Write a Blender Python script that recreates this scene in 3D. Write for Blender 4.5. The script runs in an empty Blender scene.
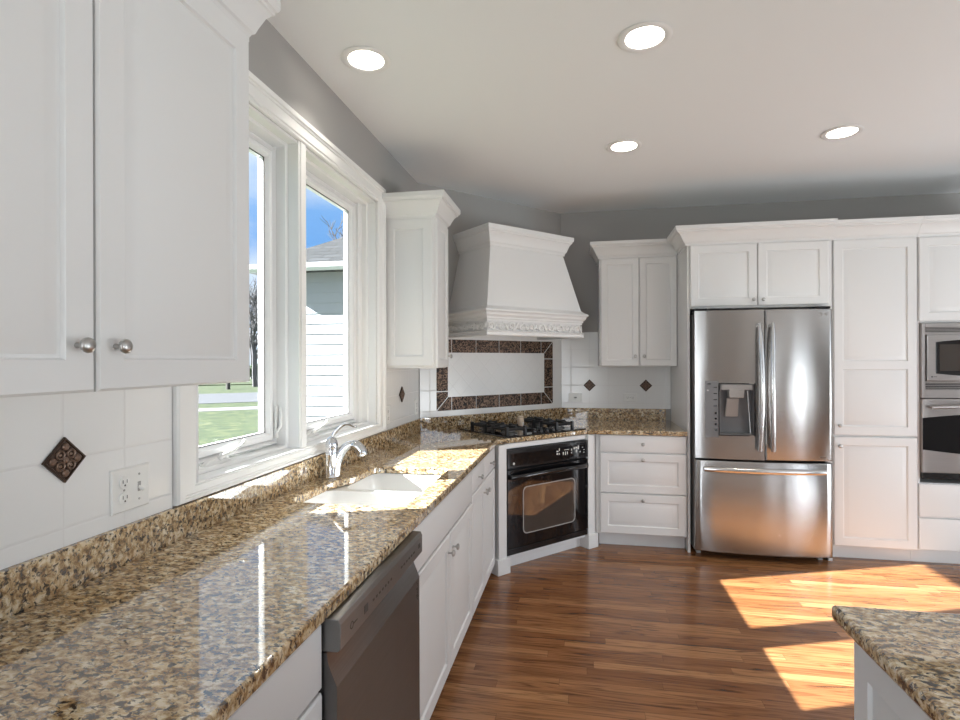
import bpy, bmesh, math, random
from mathutils import Vector, Matrix
random.seed(7)
C = bpy.context.scene.collection
PI = math.pi
R = math.radians

# ------------------------------------------------------------------ camera
EYE = Vector((0, 0, 1.45))
cd = bpy.data.cameras.new('camera'); cam = bpy.data.objects.new('camera', cd); C.objects.link(cam)
cd.sensor_width = 36; cd.lens = 539.0 / 960 * 36; cd.clip_start = .02; cd.clip_end = 300
yaw, roll = R(10.535), R(-.1815)
fw_ = Vector((-math.sin(yaw), math.cos(yaw), 0)); rt = Vector((math.cos(yaw), math.sin(yaw), 0)); up = Vector((0, 0, 1))
rt2 = rt * math.cos(roll) + up * math.sin(roll); up2 = up * math.cos(roll) - rt * math.sin(roll)
cam.matrix_world = Matrix(((rt2.x, up2.x, -fw_.x, EYE.x), (rt2.y, up2.y, -fw_.y, EYE.y), (rt2.z, up2.z, -fw_.z, EYE.z), (0, 0, 0, 1)))
bpy.context.scene.camera = cam

# ------------------------------------------------------------------ exposure, sky, sun, large lights
vs = bpy.context.scene.view_settings
vs.view_transform = 'Standard'; vs.look = 'None'; vs.gamma = 1; vs.exposure = 0.0; vs.use_curve_mapping = False
SUN_STRENGTH = 45.0
SKY_STRENGTH = 1.2
SUN_DIR = Vector((1.6, .585, -1.0))

world = bpy.data.worlds.new('sky'); bpy.context.scene.world = world; world.use_nodes = True
wn = world.node_tree.nodes; wl = world.node_tree.links; wn.clear()
tc = wn.new('ShaderNodeTexCoord'); sep = wn.new('ShaderNodeSeparateXYZ'); wl.new(tc.outputs['Generated'], sep.inputs[0])
grad = wn.new('ShaderNodeValToRGB'); wl.new(sep.outputs['Z'], grad.inputs[0])
e = grad.color_ramp.elements; e[0].position = 0; e[0].color = (.62, .78, .95, 1); e[1].position = .58; e[1].color = (.74, .85, 1.0, 1)
m_ = e.new(.20); m_.color = (.17, .42, .85, 1); m_ = e.new(.30); m_.color = (.24, .49, .90, 1); m_ = e.new(.39); m_.color = (.72, .84, 1.0, 1)
nz = wn.new('ShaderNodeTexNoise'); nz.inputs['Scale'].default_value = 3.2; nz.inputs['Detail'].default_value = 6
mp = wn.new('ShaderNodeMapping'); mp.inputs['Scale'].default_value = (1, 1, 2.2); wl.new(tc.outputs['Generated'], mp.inputs[0]); wl.new(mp.outputs[0], nz.inputs['Vector'])
cr = wn.new('ShaderNodeValToRGB'); wl.new(nz.outputs['Fac'], cr.inputs[0]); cr.color_ramp.elements[0].position = .42; cr.color_ramp.elements[1].position = .70
mx = wn.new('ShaderNodeMixRGB'); wl.new(cr.outputs[0], mx.inputs[0]); wl.new(grad.outputs[0], mx.inputs[1]); mx.inputs[2].default_value = (.95, .97, 1, 1)
bg = wn.new('ShaderNodeBackground'); wl.new(mx.outputs[0], bg.inputs[0]); bg.inputs[1].default_value = SKY_STRENGTH
wo = wn.new('ShaderNodeOutputWorld'); wl.new(bg.outputs[0], wo.inputs[0])

sd = bpy.data.lights.new('sun', 'SUN'); sd.energy = SUN_STRENGTH; sd.angle = R(.53); sd.color = (1, 1, .98)
sun = bpy.data.objects.new('sun', sd); C.objects.link(sun); sun.rotation_euler = SUN_DIR.to_track_quat('-Z', 'Y').to_euler(); sun.location = (-8, -3, 6)

def area(name, loc, target, sx, sy, power, col=(1, 1, 1)):
    d = bpy.data.lights.new(name, 'AREA'); d.shape = 'RECTANGLE'; d.size = sx; d.size_y = sy; d.energy = power; d.color = col
    o = bpy.data.objects.new(name, d); C.objects.link(o); o.location = loc
    o.rotation_euler = (Vector(target) - Vector(loc)).to_track_quat('-Z', 'Y').to_euler(); return o
# added fill lamps at assumed, unseen openings in the rear and right walls:
# one facing straight in, and one tilted up to brighten the ceiling
REAR_FILL_OPENINGS = [(-.50, 1.3), (4.05, .3)]      # centre x, width on the rear wall
RIGHT_FILL_OPENINGS = [(-1.3, 1.8), (2.40, 1.6)]   # centre y, width on the right wall
FILL_TINT = (.90, .95, 1)
def fill_light(name, loc, target, sx, sy, radiance): return area(name, loc, target, sx, sy, radiance * PI * sx * sy, FILL_TINT)
for (cx, w) in REAR_FILL_OPENINGS:
    fill_light('rear_fill_light', (cx, -3.12, 1.45), (cx, 5, 1.45), w, 1.9, 2.0)
    fill_light('rear_upward_fill', (cx, -3.15, .75), (cx, -1.2, 2.6), w, .9, 10.5 if cx < 1 else 4.0)
for (cy, w) in RIGHT_FILL_OPENINGS:
    fill_light('side_fill_light', (4.72, cy, 1.3), (0, cy, 1.3), w, 2.1, 1.5)
    fill_light('side_upward_fill', (4.78, cy, .55), (2.6, cy + (.7 if cy > 0 else 0), 2.6), w, .9, 13.0)

# ------------------------------------------------------------------ materials
def newmat(name):
    m = bpy.data.materials.new(name); m.use_nodes = True
    return m, m.node_tree.nodes, m.node_tree.links, m.node_tree.nodes['Principled BSDF']
def plain(name, col, rough=.5, metal=0, coat=0, spec=None, bump=None, aniso=0):
    m, n, l, b = newmat(name)
    b.inputs['Base Color'].default_value = (*col, 1); b.inputs['Roughness'].default_value = rough; b.inputs['Metallic'].default_value = metal
    b.inputs['Coat Weight'].default_value = coat
    if spec is not None: b.inputs['Specular IOR Level'].default_value = spec
    if bump:
        sc, st = bump
        t = n.new('ShaderNodeTexNoise'); t.inputs['Scale'].default_value = sc; t.inputs['Detail'].default_value = 3
        c = n.new('ShaderNodeTexCoord'); l.new(c.outputs['Object'], t.inputs['Vector'])
        bp = n.new('ShaderNodeBump'); bp.inputs['Strength'].default_value = st; bp.inputs['Distance'].default_value = .002
        l.new(t.outputs['Fac'], bp.inputs['Height']); l.new(bp.outputs[0], b.inputs['Normal'])
    return m
def ramp(n, l, src, stops):
    r = n.new('ShaderNodeValToRGB'); l.new(src, r.inputs[0]); el = r.color_ramp.elements
    while len(el) < len(stops): el.new(.5)
    for q, (p, c) in zip(el, stops): q.position = p; q.color = (*c, 1)
    return r
def mixc(n, l, fac, a, b, mode='MIX'):
    x = n.new('ShaderNodeMixRGB'); x.blend_type = mode
    if isinstance(fac, (int, float)): x.inputs[0].default_value = fac
    else: l.new(fac, x.inputs[0])
    for i, v in ((1, a), (2, b)):
        if isinstance(v, tuple): x.inputs[i].default_value = (*v, 1)
        else: l.new(v, x.inputs[i])
    return x.outputs[0]
def math_(n, l, op, a, b=None):
    x = n.new('ShaderNodeMath'); x.operation = op
    for i, v in ((0, a), (1, b)):
        if v is None: continue
        if isinstance(v, (int, float)): x.inputs[i].default_value = v
        else: l.new(v, x.inputs[i])
    return x.outputs[0]

M = {}
M['cab'] = plain('cabinet_white_paint', (.75, .75, .745), .38, bump=(60, .03))
M['trim'] = plain('trim_white_paint', (.84, .84, .83), .35)
M['ceil'] = plain('ceiling_paint', (.85, .865, .87), .9, bump=(150, .05))
M['wall'] = plain('grey_wall_paint', (.385, .374, .362), .85, bump=(180, .06))
M['dark'] = plain('dark_gap', (.02, .02, .02), .7)
M['porcelain'] = plain('sink_porcelain', (.84, .84, .83), .12, coat=.5)
M['plastic'] = plain('white_plastic', (.82, .82, .80), .35)
M['slot'] = plain('outlet_slot', (.06, .055, .05), .6)
M['nickel'] = plain('satin_nickel', (.48, .47, .455), .3, 1)
M['chrome'] = plain('chrome', (.70, .71, .73), .08, 1)
M['enamel'] = plain('black_enamel', (.010, .010, .011), .14, coat=.15)
M['blackglass'] = plain('black_oven_glass', (.006, .006, .007), .04, coat=.2)
M['windowglass'] = plain('smoked_oven_window', (.05, .043, .038), .03, coat=1)
M['iron'] = plain('cast_iron', (.014, .014, .015), .42)
M['aluminium'] = plain('burner_aluminium', (.20, .19, .18), .35, 1)
M['cream'] = plain('cream_ceramic', (.62, .50, .38), .35)
M['paper'] = plain('white_label', (.8, .8, .78), .6)
M['print'] = plain('pale_print', (.62, .62, .60), .5)
M['greyprint'] = plain('grey_print', (.10, .10, .10), .5)
M['greyplastic'] = plain('grey_panel', (.17, .17, .175), .3)
M['midgrey'] = plain('mid_grey_plastic', (.33, .32, .31), .35)
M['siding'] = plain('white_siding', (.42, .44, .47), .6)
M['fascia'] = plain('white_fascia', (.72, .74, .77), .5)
M['asphalt'] = plain('pale_road', (.066, .069, .077), .9, bump=(8, .1))
M['concrete'] = plain('pale_concrete', (.14, .14, .137), .9)
M['bark'] = plain('grey_bark', (.085, .08, .085), .9)
M['vinyl'] = plain('window_vinyl', (.85, .85, .85), .3)
m, n, l, b = newmat('lit_lamp'); b.inputs['Base Color'].default_value = (.9, .88, .82, 1)
b.inputs['Emission Color'].default_value = (1, .95, .86, 1); b.inputs['Emission Strength'].default_value = 1.4; M['lamp'] = m

def steel(name, col, rough, axis=0, aniso=.93):
    """stainless sheet; fine brush lines along one axis smear the reflections across them"""
    m, n, l, b = newmat(name)
    b.inputs['Metallic'].default_value = 1; b.inputs['Roughness'].default_value = rough
    c = n.new('ShaderNodeTexCoord'); mpn = n.new('ShaderNodeMapping'); sc = [500, 500, 500]; sc[axis] = 5; mpn.inputs['Scale'].default_value = sc
    l.new(c.outputs['Object'], mpn.inputs[0]); t = n.new('ShaderNodeTexNoise'); t.inputs['Scale'].default_value = 1; t.inputs['Detail'].default_value = 2
    l.new(mpn.outputs[0], t.inputs['Vector'])
    r = ramp(n, l, t.outputs['Fac'], [(.25, tuple(v * .9 for v in col)), (.75, tuple(min(1, v * 1.06) for v in col))]); l.new(r.outputs[0], b.inputs['Base Color'])
    b.inputs['Anisotropic'].default_value = aniso; b.inputs['Anisotropic Rotation'].default_value = .25
    tg = n.new('ShaderNodeTangent'); tg.direction_type = 'RADIAL'; tg.axis = 'Z'; l.new(tg.outputs[0], b.inputs['Tangent'])
    # sheet metal is never quite flat: long soft upright waves
    m2 = n.new('ShaderNodeMapping'); m2.inputs['Scale'].default_value = (7, 7, .9); l.new(c.outputs['Object'], m2.inputs[0])
    t2 = n.new('ShaderNodeTexNoise'); t2.inputs['Scale'].default_value = 1; t2.inputs['Detail'].default_value = 1; l.new(m2.outputs[0], t2.inputs['Vector'])
    bp = n.new('ShaderNodeBump'); bp.inputs['Strength'].default_value = .35; bp.inputs['Distance'].default_value = .006; l.new(t2.outputs['Fac'], bp.inputs['Height']); l.new(bp.outputs[0], b.inputs['Normal'])
    return m
M['steel'] = steel('brushed_stainless', (.46, .45, .44), .27, 0)
M['steelv'] = steel('brushed_stainless_upright', (.46, .45, .44), .24, 0)
M['steeldoor'] = steel('dark_dishwasher_door', (.20, .19, .185), .40, 0)
M['handle'] = plain('satin_steel_handle', (.66, .65, .64), .2, 1)
M['steeldark'] = steel('dark_stainless', (.29, .285, .28), .40, 0)
M['steelbronze'] = steel('warm_stainless', (.50, .47, .455), .3, 0)

def granite():
    m, n, l, b = newmat('speckled_granite')
    c = n.new('ShaderNodeTexCoord')
    def noise(s, d, dist=0, off=0, rough=.6):
        mpn = n.new('ShaderNodeMapping'); mpn.inputs['Location'].default_value = (off, off * .7, off * .3); mpn.inputs['Rotation'].default_value = (.5, .3, .35); mpn.inputs['Scale'].default_value = (.8, 1.2, 1.0); l.new(c.outputs['Object'], mpn.inputs[0])
        t = n.new('ShaderNodeTexNoise'); t.inputs['Scale'].default_value = s; t.inputs['Detail'].default_value = d; t.inputs['Distortion'].default_value = dist
        t.inputs['Roughness'].default_value = rough
        l.new(mpn.outputs[0], t.inputs['Vector']); return t.outputs['Fac']
    base = ramp(n, l, noise(52, 6, .4, 0, .65), [(.34, (.085, .048, .022)), (.44, (.36, .235, .115)), (.52, (.60, .46, .27)), (.62, (.82, .74, .58))]).outputs[0]
    big = ramp(n, l, noise(5, 3, .4, 3), [(.38, (.86, .74, .57)), (.62, (1.0, .99, .97))]).outputs[0]
    base = mixc(n, l, .8, base, big, 'MULTIPLY')
    fl = ramp(n, l, noise(76, 5, .5, 8, .62), [(.525, (0, 0, 0)), (.585, (1, 1, 1))]).outputs[0]
    base = mixc(n, l, fl, base, (.040, .024, .016))
    gr = ramp(n, l, noise(80, 3, .5, 15), [(.62, (0, 0, 0)), (.72, (1, 1, 1))]).outputs[0]
    base = mixc(n, l, gr, base, (.36, .34, .32))
    l.new(base, b.inputs['Base Color']); b.inputs['Roughness'].default_value = .045; b.inputs['IOR'].default_value = 2.1
    b.inputs['Coat Weight'].default_value = .35; b.inputs['Coat Roughness'].default_value = .03
    return m
M['granite'] = granite()

def wood_floor():
    m, n, l, b = newmat('oak_strip_floor')
    c = n.new('ShaderNodeTexCoord'); s = n.new('ShaderNodeSeparateXYZ'); l.new(c.outputs['Object'], s.inputs[0])
    W_, L_ = .0575, .85
    row = math_(n, l, 'DIVIDE', s.outputs['Y'], W_); rowi = math_(n, l, 'FLOOR', row); rowf = math_(n, l, 'FRACT', row)
    w1 = n.new('ShaderNodeTexWhiteNoise'); w1.noise_dimensions = '1D'; l.new(rowi, w1.inputs['W'])
    xs = math_(n, l, 'DIVIDE', s.outputs['X'], L_); xs = math_(n, l, 'ADD', xs, math_(n, l, 'MULTIPLY', w1.outputs['Value'], 7.3))
    coli = math_(n, l, 'FLOOR', xs); colf = math_(n, l, 'FRACT', xs)
    cb = n.new('ShaderNodeCombineXYZ'); l.new(rowi, cb.inputs[0]); l.new(coli, cb.inputs[1])
    w2 = n.new('ShaderNodeTexWhiteNoise'); w2.noise_dimensions = '2D'; l.new(cb.outputs[0], w2.inputs['Vector'])
    tone = ramp(n, l, w2.outputs['Value'], [(0, (.19, .074, .026)), (.4, (.245, .102, .038)), (.75, (.295, .132, .051)), (1, (.36, .175, .074))]).outputs[0]
    # grain, stretched along the boards, different on each board
    cg = n.new('ShaderNodeCombineXYZ')
    l.new(math_(n, l, 'MULTIPLY', s.outputs['X'], 2.2), cg.inputs[0]); l.new(math_(n, l, 'MULTIPLY', s.outputs['Y'], 34), cg.inputs[1])
    l.new(math_(n, l, 'MULTIPLY', w2.outputs['Value'], 37), cg.inputs[2])
    g = n.new('ShaderNodeTexNoise'); g.inputs['Scale'].default_value = 1.0; g.inputs['Detail'].default_value = 6; g.inputs['Distortion'].default_value = 2.4; l.new(cg.outputs[0], g.inputs['Vector'])
    gc = ramp(n, l, g.outputs['Fac'], [(.30, (.22, .16, .12)), (.43, (.72, .68, .64)), (.52, (1, 1, 1)), (.70, (1.2, 1.2, 1.2))]).outputs[0]
    col = mixc(n, l, .9, tone, gc, 'MULTIPLY')
    e1 = math_(n, l, 'LESS_THAN', rowf, .03); e2 = math_(n, l, 'LESS_THAN', colf, .0022)
    gap = math_(n, l, 'MAXIMUM', e1, e2)
    col = mixc(n, l, math_(n, l, 'MULTIPLY', gap, .6), col, (.05, .02, .008))
    l.new(col, b.inputs['Base Color']); b.inputs['Roughness'].default_value = .27
    b.inputs['Coat Weight'].default_value = .15; b.inputs['Coat Roughness'].default_value = .12
    bp = n.new('ShaderNodeBump'); bp.inputs['Strength'].default_value = .12; bp.inputs['Distance'].default_value = .002
    l.new(math_(n, l, 'SUBTRACT', g.outputs['Fac'], gap), bp.inputs['Height']); l.new(bp.outputs[0], b.inputs['Normal'])
    return m
M['floor'] = wood_floor()

def tiles(name, u, px, pz, ou, oz, col=(.84, .84, .83), rot=0):
    # square glazed tiles with grout lines; u = local axis along the wall
    m, n, l, b = newmat(name)
    c = n.new('ShaderNodeTexCoord'); s = n.new('ShaderNodeSeparateXYZ'); l.new(c.outputs['Object'], s.inputs[0])
    A = s.outputs['XYZ'[u]]; Z = s.outputs['Z']
    if rot:
        A, Z = math_(n, l, 'MULTIPLY', math_(n, l, 'ADD', A, Z), .7071), math_(n, l, 'MULTIPLY', math_(n, l, 'SUBTRACT', Z, A), .7071)
    def edge(v, p, o):
        f = math_(n, l, 'FRACT', math_(n, l, 'DIVIDE', math_(n, l, 'SUBTRACT', v, o), p))
        d = math_(n, l, 'ABSOLUTE', math_(n, l, 'SUBTRACT', f, .5))            # .5 at the joint
        return math_(n, l, 'MULTIPLY', math_(n, l, 'SUBTRACT', .5, d), p)      # metres to the joint
    d = math_(n, l, 'MINIMUM', edge(A, px, ou), edge(Z, pz, oz))
    gm = ramp(n, l, math_(n, l, 'MULTIPLY', d, 100), [(.12, (1, 1, 1)), (.2, (0, 0, 0))]).outputs[0]
    l.new(mixc(n, l, gm, col, (.75, .745, .735)), b.inputs['Base Color'])
    h = ramp(n, l, math_(n, l, 'MULTIPLY', d, 100), [(.10, (0, 0, 0)), (.5, (1, 1, 1))]).outputs[0]
    t = n.new('ShaderNodeTexNoise'); t.inputs['Scale'].default_value = 9; l.new(c.outputs['Object'], t.inputs['Vector'])
    hh = math_(n, l, 'ADD', h, math_(n, l, 'MULTIPLY', t.outputs['Fac'], .35))
    bp = n.new('ShaderNodeBump'); bp.inputs['Strength'].default_value = .3; bp.inputs['Distance'].default_value = .002
    l.new(hh, bp.inputs['Height']); l.new(bp.outputs[0], b.inputs['Normal'])
    l.new(math_(n, l, 'ADD', math_(n, l, 'MULTIPLY', gm, .5), .18), b.inputs['Roughness'])
    return m
def bronze():
    m, n, l, b = newmat('bronze_relief')
    c = n.new('ShaderNodeTexCoord')
    t = n.new('ShaderNodeTexNoise'); t.inputs['Scale'].default_value = 30; t.inputs['Detail'].default_value = .6; t.inputs['Distortion'].default_value = 3.0
    l.new(c.outputs['Object'], t.inputs['Vector'])
    r = ramp(n, l, t.outputs['Fac'], [(.42, (.010, .006, .004)), (.50, (.085, .045, .028)), (.60, (.24, .15, .10))]); l.new(r.outputs[0], b.inputs['Base Color'])
    bp = n.new('ShaderNodeBump'); bp.inputs['Strength'].default_value = .8; bp.inputs['Distance'].default_value = .006
    l.new(t.outputs['Fac'], bp.inputs['Height']); l.new(bp.outputs[0], b.inputs['Normal'])
    b.inputs['Metallic'].default_value = .35; b.inputs['Roughness'].default_value = .38
    return m
M['bronze'] = bronze()
M['bronzeplain'] = plain('bronze_glaze', (.05, .028, .018), .35, .4)
M['bronzehi'] = plain('bronze_highlight', (.17, .11, .08), .32, .5)

def grass():
    m, n, l, b = newmat('lawn_grass'); c = n.new('ShaderNodeTexCoord')
    t = n.new('ShaderNodeTexNoise'); t.inputs['Scale'].default_value = 2.6; t.inputs['Detail'].default_value = 8; t.inputs['Roughness'].default_value = .75; l.new(c.outputs['Object'], t.inputs['Vector'])
    r = ramp(n, l, t.outputs['Fac'], [(.36, (.009, .020, .004)), (.5, (.028, .045, .010)), (.64, (.075, .082, .030))]); l.new(r.outputs[0], b.inputs['Base Color'])
    b.inputs['Roughness'].default_value = .9; return m
M['grass'] = grass()
def shingle():
    m, n, l, b = newmat('grey_shingles'); c = n.new('ShaderNodeTexCoord')
    t = n.new('ShaderNodeTexBrick'); t.inputs['Scale'].default_value = 1; t.inputs['Brick Width'].default_value = .5; t.inputs['Row Height'].default_value = .16; t.inputs['Mortar Size'].default_value = .02
    t.inputs['Color1'].default_value = (.022, .0235, .026, 1); t.inputs['Color2'].default_value = (.036, .038, .042, 1); t.inputs['Mortar'].default_value = (.008, .008, .009, 1)
    l.new(c.outputs['Object'], t.inputs['Vector']); l.new(t.outputs['Color'], b.inputs['Base Color']); b.inputs['Roughness'].default_value = .9; return m
M['shingle'] = shingle()
def pane():
    m = bpy.data.materials.new('window_pane'); m.use_nodes = True; n = m.node_tree.nodes; l = m.node_tree.links; n.clear()
    tr = n.new('ShaderNodeBsdfTransparent'); tr.inputs[0].default_value = (.94, .96, .97, 1); gl = n.new('ShaderNodeBsdfGlossy'); gl.inputs['Roughness'].default_value = 0
    lw = n.new('ShaderNodeLayerWeight'); lw.inputs[0].default_value = .5
    fr = math_(n, l, 'ADD', .02, math_(n, l, 'MULTIPLY', math_(n, l, 'POWER', lw.outputs['Facing'], 5), .6))
    mi = n.new('ShaderNodeMixShader'); l.new(fr, mi.inputs[0]); l.new(tr.outputs[0], mi.inputs[1]); l.new(gl.outputs[0], mi.inputs[2])
    o = n.new('ShaderNodeOutputMaterial'); l.new(mi.outputs[0], o.inputs[0]); return m
M['pane'] = pane()
M['leaf'] = plain('shrub_leaf', (.05, .085, .03), .8)

# ------------------------------------------------------------------ mesh helpers
class MB:
    def __init__(s): s.v = []; s.f = []
    def add(s, vs_, fs):
        o = len(s.v); s.v += [tuple(p) for p in vs_]; s.f += [tuple(i + o for i in f) for f in fs]; return s
    def box(s, x0, x1, y0, y1, z0, z1):
        x0, x1 = min(x0, x1), max(x0, x1); y0, y1 = min(y0, y1), max(y0, y1); z0, z1 = min(z0, z1), max(z0, z1)
        v = [(x0, y0, z0), (x1, y0, z0), (x1, y1, z0), (x0, y1, z0), (x0, y0, z1), (x1, y0, z1), (x1, y1, z1), (x0, y1, z1)]
        return s.add(v, [(0, 3, 2, 1), (4, 5, 6, 7), (0, 1, 5, 4), (1, 2, 6, 5), (2, 3, 7, 6), (3, 0, 4, 7)])
    def loft(s, loops, cap0=True, cap1=True, closed=True):
        n = len(loops[0]); vs_ = [p for L in loops for p in L]; fs = []
        for k in range(len(loops) - 1):
            for i in range(n if closed else n - 1):
                j = (i + 1) % n; fs.append((k * n + i, k * n + j, (k + 1) * n + j, (k + 1) * n + i))
        if cap0: fs.append(tuple(reversed(range(n))))
        if cap1: fs.append(tuple(range((len(loops) - 1) * n, len(loops) * n)))
        return s.add(vs_, fs)
    def lathe(s, prof, org, axis=(0, 0, 1), seg=24, cap=True):
        q = Vector((0, 0, 1)).rotation_difference(Vector(axis).normalized()); loops = []
        for r, h in prof:
            loops.append([Vector(org) + q @ Vector((max(r, 1e-5) * math.cos(2 * PI * i / seg), max(r, 1e-5) * math.sin(2 * PI * i / seg), h)) for i in range(seg)])
        return s.loft(loops, cap, cap)
    def tube(s, pts, rad, seg=10, flat=None):
        pts = [Vector(p) for p in pts]; n = len(pts); rs = rad if isinstance(rad, (list, tuple)) else [rad] * n
        t0 = (pts[1] - pts[0]).normalized(); a = t0.orthogonal().normalized(); loops = []
        if flat: a = (Vector(flat) - t0 * t0.dot(Vector(flat))).normalized()
        pt = t0
        for i, p in enumerate(pts):
            t = (pts[min(i + 1, n - 1)] - pts[max(i - 1, 0)]).normalized(); a = pt.rotation_difference(t) @ a; pt = t; b = t.cross(a)
            r = rs[i]; ra, rb = r if isinstance(r, tuple) else (r, r)
            loops.append([p + a * (ra * math.cos(2 * PI * k / seg)) + b * (rb * math.sin(2 * PI * k / seg)) for k in range(seg)])
        return s.loft(loops)
    def sweep(s, path, prof, closed=False):
        # path in plan, outward on its right hand side; prof = closed loop of (outward, height)
        P = [Vector(p) for p in path]; n = len(P); loops = []
        for i in range(n):
            ds = []
            if closed or i > 0: ds.append((P[i] - P[i - 1]).normalized())
            if closed or i < n - 1: ds.append((P[(i + 1) % n] - P[i]).normalized())
            ns = [Vector((d.y, -d.x)) for d in ds]
            if len(ns) == 2: mt = (ns[0] + ns[1]) / max(1e-6, 1 + ns[0].dot(ns[1]))
            else: mt = ns[0]
            loops.append([(P[i].x + mt.x * o, P[i].y + mt.y * o, z) for o, z in prof])
        if closed: loops.append(loops[0])
        return s.loft(loops, not closed, not closed)
    def poly(s, pts, z0, z1):
        return s.loft([[(x, y, z0) for x, y in pts], [(x, y, z1) for x, y in pts]])
    def xf(s, mtx):
        s.v = [tuple(mtx @ Vector(p)) for p in s.v]; return s
    def build(s, name, mat, parent=None, smooth=35, bevel=0, seg=2):
        me = bpy.data.meshes.new(name); me.from_pydata(s.v, [], s.f); me.update()
        bm = bmesh.new(); bm.from_mesh(me); bmesh.ops.recalc_face_normals(bm, faces=bm.faces); bm.to_mesh(me); bm.free()
        return link(name, me, mat, parent, smooth, bevel, seg)
def link(name, me, mat, parent=None, smooth=35, bevel=0, seg=2):
    me.materials.append(M[mat])
    if smooth:
        for p in me.polygons: p.use_smooth = True
        me.set_sharp_from_angle(angle=R(smooth))
    o = bpy.data.objects.new(name, me); C.objects.link(o)
    if parent: o.parent = parent
    if bevel:
        md = o.modifiers.new('edge', 'BEVEL'); md.width = bevel; md.segments = seg; md.limit_method = 'ANGLE'; md.angle_limit = R(40); md.harden_normals = False
    return o
def fill(outer, holes, z, extr=0):
    # flat polygon with holes; extr thickens it downwards
    bm = bmesh.new(); edges = []
    for loop in [outer] + holes:
        vs_ = [bm.verts.new((x, y, z)) for x, y in loop]
        edges += [bm.edges.new((vs_[i], vs_[(i + 1) % len(vs_)])) for i in range(len(vs_))]
    bmesh.ops.triangle_fill(bm, use_beauty=True, use_dissolve=False, edges=edges)
    if extr:
        g = bmesh.ops.extrude_face_region(bm, geom=bm.faces[:]); nv = [q for q in g['geom'] if isinstance(q, bmesh.types.BMVert)]
        bmesh.ops.translate(bm, verts=nv, vec=(0, 0, -extr))
    bmesh.ops.recalc_face_normals(bm, faces=bm.faces)
    me = bpy.data.meshes.new('fill'); bm.to_mesh(me); bm.free(); return me
def text(name, body, size, mat, parent, loc, rot=(PI / 2, 0, 0), depth=.0004):
    cu = bpy.data.curves.new(name, 'FONT'); cu.body = body; cu.size = size; cu.extrude = depth; cu.align_x = 'CENTER'; cu.align_y = 'CENTER'
    t = bpy.data.objects.new(name, cu); C.objects.link(t); bpy.context.view_layer.update()
    me = bpy.data.meshes.new_from_object(t.evaluated_get(bpy.context.evaluated_depsgraph_get()))
    bpy.data.objects.remove(t); o = link(name, me, mat, parent, 0); o.location = loc; o.rotation_euler = rot; return o
def tag(o, label=None, cat=None, group=None, kind=None):
    if label: o['label'] = label
    if cat: o['category'] = cat
    if group: o['group'] = group
    if kind: o['kind'] = kind
    return o
def thing(name, label, cat, loc=(0, 0, 0), rz=0, group=None):
    o = bpy.data.objects.new(name, None); C.objects.link(o); o.location = loc; o.rotation_euler = (0, 0, rz); o.empty_display_size = .1
    return tag(o, label, cat, group)
def struct(o, label, cat): return tag(o, label, cat, kind='structure')

# ------------------------------------------------------------------ dimensions (metres; origin on the floor under the camera)
WX, BY, CEIL, CT = -1.21, 5.01, 2.795, .91        # left wall, back wall, ceiling, counter top
DA = R(46.3)                                      # direction of the diagonal corner wall
DP = Vector((WX, 3.93, 0)); DD = Vector((math.cos(DA), math.sin(DA), 0)); DN = Vector((math.sin(DA), -math.cos(DA), 0))
DLEN = 1.5
RX, RY = 4.6, -3.0                                # right wall, rear wall
def dpt(s, n): p = DP + DD * s + DN * n; return (p.x, p.y)
DEND = dpt(DLEN, 0)

# ------------------------------------------------------------------ setting
struct(MB().box(WX - .2, RX + .2, RY - .2, BY + .2, -.06, 0).build('floor', 'floor', None, 0), 'glossy reddish brown oak strip floor', 'floor')
LAMPS = [(-.937, 2.277), (.268, 2.336), (.275, 3.504), (1.53, 3.535)]
LABEL_L = ['recessed ceiling light nearest the sink window', 'recessed ceiling light largest and highest in the photo, right of the window light',
           'recessed ceiling light above the middle of the floor, in front of the range hood', 'recessed ceiling light farthest right, in front of the refrigerator']
circ = lambda x, y, r, n=40: [(x + r * math.cos(2 * PI * i / n), y + r * math.sin(2 * PI * i / n)) for i in range(n)]
me = fill([(WX - .2, RY - .2), (RX + .2, RY - .2), (RX + .2, BY + .2), (WX - .2, BY + .2)], [circ(x, y, .088) for x, y in LAMPS], CEIL, -.02)
struct(link('ceiling', me, 'ceil', None, 0), 'smooth white painted ceiling', 'ceiling')
# left wall with the window opening
OY0, OY1, OZ0, OZ1 = 1.526, 3.087, 1.055, 2.41
w = MB(); t = .19
w.box(WX - t, WX, RY - .2, OY0, 0, CEIL).box(WX - t, WX, OY1, 3.93, 0, CEIL).box(WX - t, WX, OY0, OY1, 0, OZ0).box(WX - t, WX, OY0, OY1, OZ1, CEIL)
struct(w.build('wall_left', 'wall', None, 0), 'grey painted wall holding the sink window', 'wall')
w = MB().poly([(WX, 3.93), DEND, (DEND[0] - .1, DEND[1] + .2), (WX - .19, 4.0), (WX - .19, 3.93)], 0, CEIL)
struct(w.build('wall_diagonal', 'wall', None, 0), 'grey painted diagonal corner wall behind the range hood', 'wall')
struct(MB().box(DEND[0], RX + .2, BY, BY + .15, 0, CEIL).build('wall_back', 'wall', None, 0), 'grey painted back wall above the tall white cabinets', 'wall')
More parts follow.
